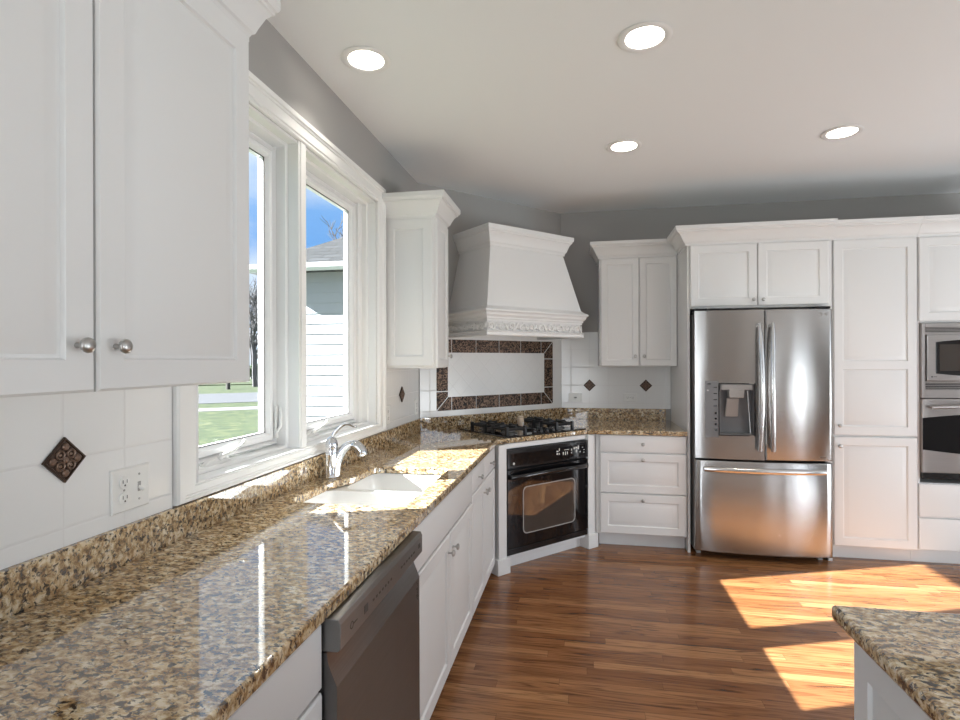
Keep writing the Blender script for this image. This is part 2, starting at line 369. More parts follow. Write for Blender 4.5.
# rear and right wall with openings added for the fill lamps
w = MB(); xs = [WX]
for cx, ww in REAR_FILL_OPENINGS: xs += [cx - ww / 2, cx + ww / 2]
xs.append(RX)
for i in range(0, len(xs), 2): w.box(xs[i], xs[i + 1], RY - .1, RY, 0, CEIL)
for cx, ww in REAR_FILL_OPENINGS: w.box(cx - ww / 2, cx + ww / 2, RY - .1, RY, 0, .5).box(cx - ww / 2, cx + ww / 2, RY - .1, RY, 2.4, CEIL)
struct(w.build('wall_rear', 'wall', None, 0), 'grey wall behind the camera', 'wall')
w = MB(); ys = [RY]
for cy, ww in RIGHT_FILL_OPENINGS: ys += [cy - ww / 2, cy + ww / 2]
ys.append(BY)
for i in range(0, len(ys), 2): w.box(RX, RX + .1, ys[i], ys[i + 1], 0, CEIL)
for cy, ww in RIGHT_FILL_OPENINGS: w.box(RX, RX + .1, cy - ww / 2, cy + ww / 2, 0, .25).box(RX, RX + .1, cy - ww / 2, cy + ww / 2, 2.35, CEIL)
struct(w.build('wall_right', 'wall', None, 0), 'grey wall to the right of the photo', 'wall')

# window casing: profile swept round the opening (plan coordinates = y, z of the wall; height = towards the room)
def wallframe(path, prof, x=WX):
    b_ = MB().sweep(path, prof, True); b_.v = [(x + p[2], p[0], p[1]) for p in b_.v]; return b_
casing_prof = [(0, -.02), (0, .012), (.006, .017), (.012, .013), (.018, .013), (.022, .017), (.062, .017), (.066, .021), (.074, .021), (.078, .027), (.098, .027), (.104, .020), (.104, -.0)]
cw = wallframe([(OY0, OZ0 + .012), (OY1, OZ0 + .012), (OY1, OZ1), (OY0, OZ1)], casing_prof)
tr = cw.build('trim_1', 'trim', None, 30)
# the bottom casing is narrower in the photo: it sits on the granite splash
for v in tr.data.vertices:
    if v.co.z < OZ0 + .012: v.co.z = OZ0 + .012 - (OZ0 + .012 - v.co.z) * .50
struct(tr, 'white moulded casing round the sink window', 'window trim')
MY0, MY1 = 2.165, 2.231
mu = MB(); mu.box(WX - .15, WX + .006, MY0, MY1, OZ0 + .012, OZ1); mu.box(WX + .006, WX + .011, MY0 + .012, MY1 - .012, OZ0 + .012, OZ1)
struct(mu.build('trim_2', 'trim', None, 0, .003), 'white mullion post between the two casement windows', 'window trim')
jl = MB()
for (a0, a1) in ((OY0, OY0 + .012), (OY1 - .012, OY1)): jl.box(WX - .16, WX - .001, a0, a1, OZ0, OZ1)
for k, (d0, d1) in enumerate(((-.16, -.001),)): jl.box(WX + d0, WX + d1, OY0, OY1, OZ0, OZ0 + .013).box(WX + d0, WX + d1, OY0, OY1, OZ1 - .013, OZ1)
for (a0, a1) in ((OY0 + .012, MY0), (MY1, OY1 - .012)):
    for dpth, th in ((.045, .012),):
        q = wallframe([(a0, OZ0 + .013), (a1, OZ0 + .013), (a1, OZ1 - .013), (a0, OZ1 - .013)], [(0, -.15), (0, -dpth), (-th, -dpth - .006), (-th, -.15)]); jl.add(q.v, q.f)
jl.box(WX - .15, WX - .082, OY1 - .075, OY1 - .012, OZ0 + .013, OZ1 - .013)
struct(jl.build('trim_3', 'trim', None, 30, .002), 'white stepped jamb lining inside the sink window opening', 'window trim')

def casement(idx, y0, y1, label, near):
    root = thing('window_%d' % idx, label, 'window', (WX - .10, (y0 + y1) / 2, OZ0)); root['kind'] = 'structure'
    hy = (y1 - y0) / 2; z0, z1 = .033, OZ1 - OZ0 - .033
    def fr(i0, i1, x0, x1, nm, m_='vinyl'):
        prof = [(-i0, x0), (-i0, x1 - .005), (-i0 - .005, x1), (-i1 + .012, x1), (-i1 + .004, x1 - .012), (-i1, x1 - .02), (-i1, x0)]
        b_ = MB().sweep([(-hy, z0), (hy, z0), (hy, z1), (-hy, z1)], prof, True); b_.v = [(p[2], p[0], p[1]) for p in b_.v]
        return b_.build(nm, m_, root, 30)
    fr(0, .018, -.06, .006, 'frame'); sash = fr(.019, .054, -.05, .0, 'sash')
    MB().box(-.030, -.024, -hy + .05, hy - .05, z0 + .05, z1 - .05).build('pane', 'pane', root, 0)
    g = wallframe([(-hy + .054, z0 + .054), (hy - .054, z0 + .054), (hy - .054, z1 - .054), (-hy + .054, z1 - .054)], [(0, -.0225), (0, -.018), (-.0025, -.018), (-.0025, -.0225)], 0)
    tag(g.build('gasket', 'slot', sash, 0), 'thin dark gasket line round the pane')
    # folding crank on the bottom of the frame
    c = MB(); yc = -hy + .20; c.loft([[(.004, y, .020), (.030, y, .020), (.026, y, h_), (.004, y, h_)] for y, h_ in ((yc - .085, .026), (yc - .06, .040), (yc + .03, .046), (yc + .06, .030))])
    c.lathe([(.014, 0), (.013, .012), (.009, .018), (0, .019)], (.020, yc + .02, .040), (.3, 0, 1), 12)
    cr_ = c.build('crank_base', 'plastic', root, 30, .004)
    k = MB().tube([(.026, yc - .01, .040), (.032, yc + .0, .050), (.034, yc + .05, .060), (.034, yc + .10, .070), (.034, yc + .125, .080)], [.008, .008, .006, .006, .005], 8); k.lathe([(0, 0), (.008, .003), (.008, .018), (0, .021)], (.034, yc + .118, .076), (0, .8, .6), 10)
    k.build('crank_handle', 'plastic', root, 40)
    # lever lock on the stile nearest the mullion
    yl = hy - .012 if near else -hy + .012
    q = MB(); q.box(.006, .014, yl - .008, yl + .008, .06, .20); q.tube([(.016, yl, .09), (.028, yl + .002, .11), (.030, yl + .004, .16), (.026, yl + .004, .19)], [.006, .007, .006, .004], 8)
    q.build('lock_lever', 'plastic', root, 40)
    return root
casement(1, OY0 + .026, MY0 - .010, 'white casement window left of the mullion, looking on to lawn and street', True)
casement(2, MY1 + .012, OY1 - .078, 'white casement window behind the faucet, looking on to white siding', False)

# ------------------------------------------------------------------ outside
struct(MB().box(-90, 40, -30, 110, -.50, -.36).build('lawn', 'grass', None, 0), 'sunlit green lawn seen through the left casement', 'lawn')
ud = Vector((-17.5, 22, 0)).normalized(); vd = Vector((ud.y, -ud.x, 0)); vd = (vd + ud * -.02).normalized()
def strip(name, mat, d0, d1, z, label, cat):
    a = [ud * d + vd * s for d, s in ((d0, -60), (d0, 60), (d1, 60), (d1, -60))]
    b_ = MB().loft([[(p.x, p.y, -.37) for p in a], [(p.x, p.y, z) for p in a]]); struct(b_.build(name, mat, None, 0), label, cat)
strip('sidewalk', 'concrete', 21.6, 23.0, -.35, 'narrow pale sidewalk across the lawn outside', 'sidewalk')
strip('road', 'asphalt', 25.5, 33.0, -.345, 'pale grey street beyond the sidewalk outside', 'road')
strip('verge', 'grass', 44, 90, -.30, 'grass bank across the street', 'lawn')
bo = MB().tube([(-21.9, 30.6, -.36), (-21.9, 30.6, .30)], .13, 10); bo.lathe([(.13, 0), (.16, .05), (.13, .16), (.0, .2)], (-21.9, 30.6, .28), seg=12)
tag(bo.build('street_post', 'slot', None), 'small dark post standing beyond the street outside', 'post')
# neighbouring house
hs = thing('neighbour_house', 'white sided house with grey hip roof outside the right casement', 'house', (-6.25, 10.5, -.36))
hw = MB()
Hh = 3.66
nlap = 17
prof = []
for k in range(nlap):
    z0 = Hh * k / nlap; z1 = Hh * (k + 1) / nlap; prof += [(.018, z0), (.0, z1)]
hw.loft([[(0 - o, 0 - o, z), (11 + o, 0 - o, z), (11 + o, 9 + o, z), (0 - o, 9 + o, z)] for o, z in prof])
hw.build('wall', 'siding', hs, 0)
rf = MB(); ov = .45; pt = .60
rf.loft([[(-ov, -ov, Hh), (11 + ov, -ov, Hh), (11 + ov, 9 + ov, Hh), (-ov, 9 + ov, Hh)], [(-ov, -ov, Hh + .1), (11 + ov, -ov, Hh + .1), (11 + ov, 9 + ov, Hh + .1), (-ov, 9 + ov, Hh + .1)],
         [(4.45, 4.45, Hh + .1 + pt * 4.9), (6.55, 4.45, Hh + .1 + pt * 4.9), (6.55, 4.55, Hh + .1 + pt * 4.9), (4.45, 4.55, Hh + .1 + pt * 4.9)]])
rf.build('roof', 'shingle', hs, 0)
fs_ = MB().sweep([(-ov, -ov), (-ov, 9 + ov), (11 + ov, 9 + ov), (11 + ov, -ov)], [(0, Hh - .04), (-.03, Hh - .04), (-.10, Hh + .02), (-.10, Hh + .11), (0, Hh + .11)], True)
fs_.build('gutter', 'fascia', hs, 0)
# trees beyond
def bare_tree(name, x, y, h, label, seed, z=-.36, depth=4):
    rnd = random.Random(seed); b_ = MB()
    def grow(p, d, ln, r, k):
        n_ = 4; pts = [p]; q = p.copy(); dd = d.copy()
        for i in range(n_): dd = (dd + Vector((rnd.uniform(-.16, .16), rnd.uniform(-.16, .16), rnd.uniform(-.02, .12)))).normalized(); q = q + dd * ln / n_; pts.append(q.copy())
        b_.tube(pts, [r * (1 - .11 * i) for i in range(n_ + 1)], 5 if k < 2 else 3)
        if k < depth:
            for i in range(4 if k < 3 else 5):
                a = rnd.uniform(0, 2 * PI); s = rnd.uniform(.45, 1.0); nd = (dd + Vector((math.cos(a) * s, math.sin(a) * s, rnd.uniform(-.1, .5)))).normalized()
                grow(pts[rnd.choice((2, 3, 4))], nd, ln * rnd.uniform(.55, .75), max(.016, r * .52), k + 1)
    grow(Vector((0, 0, 0)), Vector((0, 0, 1)), h * .36, h * .022, 0)
    o = b_.build(name, 'bark', None, 0); o.location = (x, y, z); return tag(o, label, 'tree')
bare_tree('bare_tree', -22.2, 34.0, 10.0, 'leafless grey tree across the street in the left casement', 3, depth=5)
bare_tree('bare_tree', -10.2, 24.0, 10.5, 'leafless tree rising behind the white house roof', 5, depth=5)
bare_tree('bare_tree', -31.0, 47.0, 11, 'smaller leafless tree farther back beyond the street', 11, depth=5)
sb = MB(); rnd = random.Random(2)
for k in range(420):
    a = rnd.uniform(0, 2 * PI); u = rnd.uniform(-.2, 1); rr = rnd.uniform(.6, 1) * math.sqrt(max(.05, 1 - u * u * .8)); c = Vector((rr * 1.5 * math.cos(a), rr * 1.1 * math.sin(a), .7 + u * .8))
    d1 = Vector((rnd.uniform(-1, 1), rnd.uniform(-1, 1), rnd.uniform(-1, 1))).normalized() * .16; d2 = d1.orthogonal().normalized() * .08
    sb.add([c - d1, c + d2, c + d1, c - d2], [(0, 1, 2, 3)])
sb.tube([(0, 0, 0), (0, 0, 1.0)], .08, 6)
o = sb.build('shrub', 'leaf', None, 0); o.location = (-25.6, 40.0, -.36); tag(o, 'dark green shrub across the street below the leafless tree', 'shrub')

# ------------------------------------------------------------------ cabinet parts (local frame: x right, y into the wall, z up)
def rect(x0, x1, z0, z1, i, y): return [(x0 + i, y, z0 + i), (x1 - i, y, z0 + i), (x1 - i, y, z1 - i), (x0 + i, y, z1 - i)]
def panel_door(name, parent, x0, x1, z0, z1, y, fw=.058, t=.02, mids=()):
    """raised panel door; mids = heights that split it into several raised panels"""
    b_ = MB(); zs = [z0] + list(mids) + [z1]
    if not mids:
        k = min(1, min(x1 - x0, z1 - z0) / .26); f = fw * k
        L = [(0, 0), (0, -t + .005), (.005, -t), (f, -t), (f + .004, -t + .0075), (f + .010 * k, -t + .0085), (f + .036 * k, -t + .001), (f + .039 * k, -t + .0003)]
        b_.loft([rect(x0, x1, z0, z1, i, y + d) for i, d in L])
    else:
        L0 = [(0, 0), (0, -t + .005), (.005, -t)]
        b_.loft([rect(x0, x1, z0, z1, i, y + d) for i, d in L0], True, False)
        # face plate as strips round the fields
        f = fw; za = [z0 + .005] + [v for m_ in mids for v in (m_,)] + [z1 - .005]
        fields = []
        for k in range(len(za) - 1):
            fields.append((za[k] + (f if k == 0 else f * .5), za[k + 1] - (f if k == len(za) - 2 else f * .5)))
        xa, xb = x0 + .005, x1 - .005; yy = y - t
        q = lambda a, b2, c, d: b_.add([(a, yy, c), (b2, yy, c), (b2, yy, d), (a, yy, d)], [(0, 1, 2, 3)])
        q(xa, x0 + f, za[0], za[-1]); q(x1 - f, xb, za[0], za[-1])
        edges = [za[0]] + [v for fz in fields for v in fz] + [za[-1]]
        for k in range(0, len(edges), 2): q(x0 + f, x1 - f, edges[k], edges[k + 1])
        for (c, d) in fields:
            Lf = [(0, -t), (.004, -t + .0075), (.010, -t + .0085), (.036, -t + .001), (.039, -t + .0003)]
            b_.loft([rect(x0 + f, x1 - f, c, d, i, y + dd) for i, dd in Lf], False, True)
    return b_.build(name, 'cab', parent, 25)
def slab(name, parent, x0, x1, z0, z1, y, t=.02):
    L = [(0, 0), (0, -t + .005), (.003, -t + .0015), (.008, -t)]
    return MB().loft([rect(x0, x1, z0, z1, i, y + d) for i, d in L]).build(name, 'cab', parent, 25)
KP = [(r_ * .88, h_) for r_, h_ in [(.006, 0), (.006, .003), (.0045, .006), (.0045, .014), (.008, .017), (.0145, .019), (.016, .023), (.0155, .026), (.012, .029), (.006, .0305), (0, .031)]]
def knob(parent, x, z, y, mesh=[None]):
    if mesh[0] is None:
        o = MB().lathe([(r, h) for r, h in KP], (0, 0, 0), (0, -1, 0), 20).build('knob', 'nickel', None, 50); mesh[0] = o.data; o['label'] = 'round satin nickel knob'
    else:
        o = bpy.data.objects.new('knob', mesh[0]); C.objects.link(o); o['label'] = 'round satin nickel knob'
    o.parent = parent; o.location = (x, y, z); return o
def crown(parent, path, z0, h, proj, mat='cab'):
    P = [(0, 0), (.012, 0), (.012, .012), (.018, .022), (.026, .027), (.034, .045), (.052, .080), (.066, .094), (.074, .097), (.074, .106), (.082, .110), (.088, .120), (.088, .145), (0, .145)]
    sx, sz = proj / .088, h / .145
    return MB().sweep(path, [(o_ * sx, z0 + z * sz) for o_, z in P]).build('crown', mat, parent, 20)
EW = PI / 2

# --- upper cabinet left of the window (nearest the camera)
c = thing('wall_cabinet', 'large white two-door wall cabinet left of the window, nearest the camera', 'cabinet', (WX, .345, 1.402), EW)
Wd, Hd, Dp = .97, .915, .32
MB().box(0, Wd, -Dp, -.002, 0, Hd + .01).build('body', 'cab', c, 0, .002)
for (a0, a1, kx) in ((.006, .494, .456), (.499, .964, .536)):
    d = panel_door('door', c, a0, a1, -.008, Hd - .003, -Dp - .001); knob(d, kx, .076, -Dp - .021)
crown(c, [(0, -.002), (0, -Dp), (Wd, -Dp), (Wd, -.002)], Hd - .002, .14, .068)
# --- upper cabinet between window and hood
c = thing('wall_cabinet', 'narrow tall white wall cabinet between the window and range hood', 'cabinet', (WX, 3.228, 1.40), EW)
Wd, Dp = .292, .322
MB().box(0, Wd, -Dp, -.002, 0, .945).build('body', 'cab', c, 0, .002)
ep = panel_door('end_panel', c, -Dp + .004, -.004, .012, .93, 0, fw=.062, t=.014)
ep.data.transform(Matrix(((0, 1, 0, 0), (1, 0, 0, 0), (0, 0, 1, 0), (0, 0, 0, 1)))); ep.data.flip_normals()
d = panel_door('door', c, .004, Wd - .004, .004, .93, -Dp - .001, fw=.05); knob(d, .262, .075, -Dp - .021)
crown(c, [(0, -.002), (0, -Dp), (Wd, -Dp), (Wd, -.002)], .93, .145, .085)
# --- upper cabinet on the back wall left of the fridge
c = thing('wall_cabinet', 'small white two-door wall cabinet left of the refrigerator', 'cabinet', (.160, BY, 1.393), 0)
Wd, Dp = .628, .335
MB().box(0, Wd, -Dp, -.002, 0, .925).build('body', 'cab', c, 0, .002)
for (a0, a1, kx) in ((.012, .322, .290), (.328, Wd - .004, .362)):
    d = panel_door('door', c, a0, a1, .002, .905, -Dp - .001, fw=.05); knob(d, kx, .085, -Dp - .021)
crown(c, [(0, -.002), (0, -Dp), (Wd, -Dp)], .908, .135, .075)

# --- refrigerator surround with the cabinet above
FY = 4.262
c = thing('fridge_cabinet', 'white two-door cabinet above the refrigerator with full height end panel', 'cabinet', (.789, FY, 0), 0)
Dp = BY - FY - .002
MB().box(0, .020, 0, Dp, 0, 2.31).build('end_panel', 'cab', c, 0, .002)
MB().box(.021, .986, 0, Dp, 1.828, 2.31).build('body', 'cab', c, 0, .002)
MB().box(.958, .986, .0, Dp, 0, 1.825).build('end_panel', 'cab', c, 0, .002)
for (a0, a1, kx) in ((.020, .484, .455), (.490, .958, .520)):
    d = panel_door('door', c, a0, a1, 1.842, 2.298, -.001); knob(d, kx, 1.885, -.021)
crown(c, [(0, .31), (0, 0), (.986, 0)], 2.300, .135, .095)
# --- pantry
c = thing('pantry_cabinet', 'tall white pantry cabinet right of the refrigerator', 'cabinet', (1.777, 4.282, 0), 0)
Dp = BY - 4.282 - .002
MB().box(0, .543, 0, Dp, .11, 2.31).build('body', 'cab', c, 0, .002)
MB().box(0, .543, .075, .095, 0, .11).build('toe_kick', 'cab', c, 0)
d = panel_door('door', c, .010, .539, .905, 2.300, -.001, mids=(1.405,)); knob(d, .040, .975, -.021)
d = panel_door('door', c, .010, .539, .112, .893, -.001); knob(d, .040, .828, -.021)
crown(c, [(0, 0), (.543, 0)], 2.300, .128, .092)
# --- oven tower
c = thing('oven_tower_cabinet', 'tall white cabinet holding microwave and wall oven at the right edge', 'cabinet', (2.322, 4.282, 0), 0)
TW = .80
b_ = MB(); b_.box(0, .018, .0, Dp, .11, 2.31).box(TW - .018, TW, 0, Dp, .11, 2.31).box(.018, TW - .018, 0, Dp, 1.70, 2.31).box(.018, TW - .018, 0, Dp, .11, .580).box(.018, TW - .018, Dp - .02, Dp, .58, 1.70)
b_.build('body', 'cab', c, 0, .001)
MB().box(0, TW, .075, .095, 0, .11).build('toe_kick', 'cab', c, 0)
panel_door('door', c, .006, TW / 2 - .002, 1.712, 2.298, -.001); panel_door('door', c, TW / 2 + .002, TW - .006, 1.712, 2.298, -.001)
for (z0, z1) in ((.345, .575), (.117, .335)): d = slab('drawer', c, .006, TW - .006, z0, z1, -.001); knob(d, TW / 2, (z0 + z1) / 2, -.021)
crown(c, [(0, 0), (TW, 0), (TW, .5)], 2.300, .128, .092)
# --- drawers on the back wall
c = thing('drawer_base_cabinet', 'white three-drawer base cabinet left of the refrigerator', 'cabinet', (.142, 4.262, 0), 0)
Dp = BY - 4.262 - .002; Wd = .642
MB().box(0, Wd, 0, Dp, .11, .874).box(-.0245, .0, .006, .03, .108, .874).build('body', 'cab', c, 0, .002)
MB().box(0, Wd, .09, .11, 0, .11).build('toe_kick', 'cab', c, 0)
d = slab('drawer', c, .006, Wd - .006, .742, .872, -.001); knob(d, .322, .808, -.021)
d = panel_door('drawer', c, .006, Wd - .006, .432, .734, -.001); knob(d, .322, .690, -.021)
d = panel_door('drawer', c, .006, Wd - .006, .120, .424, -.001); knob(d, .322, .383, -.021)

# --- base run on the left wall
BX = -.585                                         # carcass front; doors stand 20 mm proud
Db = -(WX - BX) - .002
def base(name, label, y0, y1):
    return thing(name, label, 'cabinet', (BX, y0, 0), EW), y1 - y0
c, Wd = base('base_cabinet', 'white base cabinet at the bottom of the photo, left of the dishwasher', .30, 1.116)
MB().box(0, Wd, 0, Db, .10, .874).build('body', 'cab', c, 0, .002); MB().box(0, Wd, .06, .08, 0, .10).build('toe_kick', 'cab', c, 0)
d = slab('drawer', c, .006, Wd - .004, .722, .866, -.001); knob(d, Wd / 2 - .1, .79, -.021)
for (a0, a1, kx) in ((.006, Wd / 2 - .002, Wd / 2 - .04), (Wd / 2 + .002, Wd - .004, Wd / 2 + .04)): d = panel_door('door', c, a0, a1, .086, .712, -.001); knob(d, kx, .63, -.021)
c, Wd = base('sink_base_cabinet', 'white two-door base cabinet under the sink, right of the dishwasher', 1.752, 2.800)
b_ = MB(); b_.box(0, .018, 0, Db, .10, .874).box(Wd - .018, Wd, 0, Db, .10, .874).box(.018, Wd - .018, 0, Db, .10, .118).box(.018, Wd - .018, Db - .012, Db, .118, .874).box(.018, Wd - .018, 0, .018, .118, .874)
b_.build('body', 'cab', c, 0, .001); MB().box(0, Wd, .06, .08, 0, .10).build('toe_kick', 'cab', c, 0)
slab('false_drawer_front', c, .012, Wd - .004, .700, .866, -.001)
for (a0, a1, kx) in ((.012, .553, .518), (.559, Wd - .004, .600)): d = panel_door('door', c, a0, a1, .086, .690, -.001); knob(d, kx, .615, -.021)
c, Wd = base('base_cabinet', 'white two-door two-drawer base cabinet between sink and built-in oven', 2.802, 3.580)
MB().box(0, Wd, 0, Db, .10, .874).build('body', 'cab', c, 0, .002); MB().box(0, Wd, .06, .08, 0, .10).build('toe_kick', 'cab', c, 0)
for (a0, a1, kx, kd) in ((.004, .372, .172, .185), (.378, Wd - .012, .577, .432)):
    d = slab('drawer', c, a0, a1, .735, .866, -.001); knob(d, kx, .795, -.021)
    d = panel_door('door', c, a0, a1, .086, .726, -.001, fw=.05); knob(d, a1 - .035 if a0 < .1 else a0 + .035, .665, -.021)

# --- diagonal oven cabinet (local x along the wall, -y into the room)
c = thing('oven_base_cabinet', 'white diagonal corner cabinet with square feet framing the black oven', 'cabinet', DP, DA)
FN = .690
b_ = MB(); b_.box(.215, .283, -FN - .03, -.60, .105, .872).box(1.082, 1.165, -FN - .03, -.60, .105, .872).box(.283, 1.082, -FN - .006, -.60, .838, .873)
b_.build('face_frame', 'cab', c, 0, .003)
MB().box(.30, 1.075, -.64, -.62, 0, .10).build('toe_kick', 'cab', c, 0)
MB().box(.283, 1.082, -.70, -.62, .088, .104).build('bottom_rail', 'cab', c, 0, .002)
for (a0, a1) in ((.196, .303), (1.070, 1.178)): MB().box(a0, a1, -.735, -.60, 0, .106).build('foot', 'cab', c, 0, .004)
# --- built-in oven
o = thing('builtin_oven', 'glossy black built-in oven under the cooktop', 'oven', DP, DA)
x0, x1 = .285, 1.080
MB().box(x0 + .003, x1 - .003, -.70, -.20, .108, .834).build('body', 'enamel', o, 0)
cp = MB().box(x0 + .002, x1 - .002, -.722, -.701, .705, .834).build('control_panel', 'enamel', o, 0, .004)
MB().box(x0 + .030, x1 - .030, -.7245, -.7215, .722, .806).build('display_glass', 'blackglass', cp, 0, .001)
SYM = [(.735, .775, .018, .010), (.735, .757, .018, .010), (.760, .782, .008, .020), (.760, .755, .008, .012), (.800, .748, .008, .022), (.822, .745, .008, .026), (.842, .748, .008, .022), (.815, .783, .05, .004),
        (.885, .772, .010, .014), (.885, .752, .010, .010), (.912, .780, .012, .016), (.930, .784, .020, .012), (.955, .776, .012, .026), (.935, .755, .010, .018), (.975, .750, .010, .010), (1.000, .785, .012, .004), (1.015, .765, .014, .004), (1.015, .745, .014, .004)]
for nm, la, lo, hi in (('clock_digits', 'pale digits at the left of the display', 0, .79), ('function_marks', 'row of pale marks in the middle of the display', .79, .88), ('keypad_marks', 'pale keypad marks at the right of the display', .88, .97), ('start_mark', 'small pale mark at the right end of the display', .97, .99), ('clear_marks', 'short pale lines at the far right of the display', .99, 2)):
    pm = MB()
    for (a, z, ww, hh) in SYM:
        if lo <= a < hi: pm.box(a + .008, a + .008 + ww, -.7254, -.7244, z, z + hh)
    tag(pm.build(nm, 'print', cp, 0), la)
lg = MB().lathe([(0, 0), (.009, 0), (.009, .001), (0, .0012)], (.342, -.7243, .737), (0, -1, 0), 16); tag(lg.build('emblem', 'print', cp, 0), 'small pale round emblem')
dr = MB().box(x0 + .002, x1 - .002, -.722, -.701, .158, .695).build('door', 'blackglass', o, 0, .005)
def rrect(x0, x1, z0, z1, r, y, n=6):
    P = []
    for cx, cz, a in ((x1 - r, z0 + r, -90), (x1 - r, z1 - r, 0), (x0 + r, z1 - r, 90), (x0 + r, z0 + r, 180)):
        P += [(cx + r * math.cos(R(a + 90 * k / n)), y, cz + r * math.sin(R(a + 90 * k / n))) for k in range(n + 1)]
    return P
MB().loft([rrect(.430, .930, .243, .562, .035, -.720), rrect(.430, .930, .243, .562, .035, -.7232), rrect(.440, .920, .253, .552, .03, -.7232)]).build('window', 'windowglass', dr, 0)
bz = MB().loft([rrect(.424, .936, .237, .568, .038, -.7215), rrect(.424, .936, .237, .568, .038, -.7240), rrect(.431, .929, .244, .561, .034, -.7240), rrect(.431, .929, .244, .561, .034, -.7215)], False, False); tag(bz.build('window_border', 'midgrey', dr, 0), 'thin grey line round the oven window')
hd = MB(); pts = []
for k in range(13):
    u = k / 12; pts.append((.312 + u * .742, -.735 - .042 * math.sin(PI * u) ** .5, .645 + .012 * math.sin(PI * u)))
hd.tube(pts, [(.016, .012)] * 13, 10, flat=(0, 0, 1))
for sx_ in (.318, 1.047): hd.box(sx_ - .012, sx_ + .012, -.742, -.721, .630, .662)
hd.build('handle', 'enamel', dr, 40)
MB().box(x0 + .004, x1 - .004, -.716, -.701, .110, .152).build('bottom_vent', 'enamel', o, 0, .003)

# ------------------------------------------------------------------ countertop with granite splash
sx0, sx1 = -1.105, -.645
def arc(cx, cy, r, a0, a1, n=6): return [(cx + r * math.cos(R(a0 + (a1 - a0) * k / n)), cy + r * math.sin(R(a0 + (a1 - a0) * k / n))) for k in range(n + 1)]
hole = arc(sx1 - .03, 1.93, .03, -90, 0) + arc(sx1 - .03, 2.575, .03, 0, 90) + arc(-1.03 + .07, 2.605 - .07, .07, 90, 180) + \
       [(-1.031, 2.43), (-1.036, 2.37), (-1.05, 2.325), (-1.070, 2.285), (-1.085, 2.24), (-1.095, 2.18)] + arc(sx0 + .06, 1.96, .06, 180, 270)
hole = [(x, y) for x, y in hole]
d0, d1 = dpt(.15, FN + .012), dpt(1.09, FN + .012)
fx = -.553
# where the diagonal front edge meets the left front edge and the back run's front edge
sA = ((fx - WX) - (FN + .012) * DN.x) / DD.x; pA = dpt(sA, FN + .012)
by = 4.228
sB = ((by - 3.93) - (FN + .012) * DN.y) / DD.y; pB = dpt(sB, FN + .012)
outer = [(WX, -.6), (fx, -.6), pA, pB, (.786, by), (.786, BY), DEND, (WX, 3.93)]
ctop = link('countertop', fill(outer, [hole], CT, .034), 'granite', None, 30, .008, 3)
tag(ctop, 'long L-shaped speckled beige and brown granite countertop along the walls', 'countertop')
spl = MB(); st = .022; off = lambda s: dpt(s, st)
sAa = (st - st * DN.x) / DD.x; sBb = ((BY - st - 3.93) - st * DN.y) / DD.y
spl.poly([(WX + .001, -.6), (WX + st, -.6), dpt(sAa, st), (WX + .001, 3.93)], CT, CT + .10)
spl.poly([(WX + .002, 3.93), dpt(sAa, st), dpt(sBb, st), (DEND[0], DEND[1] - .001)], CT, CT + .10)
spl.poly([(DEND[0], DEND[1] - .001), dpt(sBb, st), (.742, BY - st), (.742, BY - .001)], CT, CT + .10)
spl.build('granite_splash', 'granite', ctop, 0, .002)

# sink
sk = thing('sink', 'white double-bowl undermount sink under the window', 'sink', (0, 0, 0))
def bowl(x0, x1, y0, y1, r):
    def lp(i, z, rr): return [(x, y, z) for x, y in arc(x1 - i - rr, y0 + i + rr, rr, -90, 0) + arc(x1 - i - rr, y1 - i - rr, rr, 0, 90) + arc(x0 + i + rr, y1 - i - rr, rr, 90, 180) + arc(x0 + i + rr, y0 + i + rr, rr, 180, 270)]
    return [lp(0, .874, r), lp(.004, .864, r), lp(.010, .80, r), lp(.018, .70, r), lp(.045, .682, r), lp(.12, .676, .03)]
B1 = bowl(-1.112, -.640, 1.893, 2.228, .05); B2 = bowl(-1.045, -.640, 2.262, 2.612, .05)
deck_o = [(-1.15, 1.865), (-.615, 1.865), (-.615, 2.64), (-1.10, 2.64), (-1.15, 2.45)]
me = fill(deck_o, [[(p[0], p[1]) for p in B1[0]], [(p[0], p[1]) for p in B2[0]]], .874)
link('deck', me, 'porcelain', sk, 30)
for B in (B1, B2):
    MB().loft(B, False, True).build('bowl', 'porcelain', sk, 50)
    cx = sum(p[0] for p in B[-1]) / len(B[-1]); cy = sum(p[1] for p in B[-1]) / len(B[-1])
    MB().lathe([(.045, 0), (.045, .003), (.035, .004), (.028, .001), (0, .001)], (cx, cy, .676)).build('drain', 'chrome', sk, 40)
# faucet
f = thing('faucet', 'chrome single-lever kitchen faucet standing behind the sink', 'faucet', (-1.128, 2.318, CT))
MB().lathe([(.031, 0), (.032, .005), (.029, .010), (.0285, .06), (.0275, .10), (.0285, .104), (.0285, .112), (.027, .116), (.0275, .138), (.0285, .152), (.026, .168), (.019, .182), (.010, .189), (0, .191)], (0, 0, 0)).build('body', 'chrome', f, 40)
sp = [(.012, .004, .010), (.016, .006, .050), (.028, .010, .090), (.048, .015, .125), (.074, .021, .148), (.098, .026, .150)]
def smooth_pts(P, k=4):
    P = [Vector(p) for p in P]; out = []
    for i in range(len(P) - 1):
        p0, p1, p2, p3 = P[max(i - 1, 0)], P[i], P[i + 1], P[min(i + 2, len(P) - 1)]
        for j in range(k):
            t = j / k; out.append(.5 * (2 * p1 + (p2 - p0) * t + (2 * p0 - 5 * p1 + 4 * p2 - p3) * t * t + (3 * p1 - p0 - 3 * p2 + p3) * t ** 3))
    out.append(P[-1]); return out
q = smooth_pts(sp); nq = len(q)
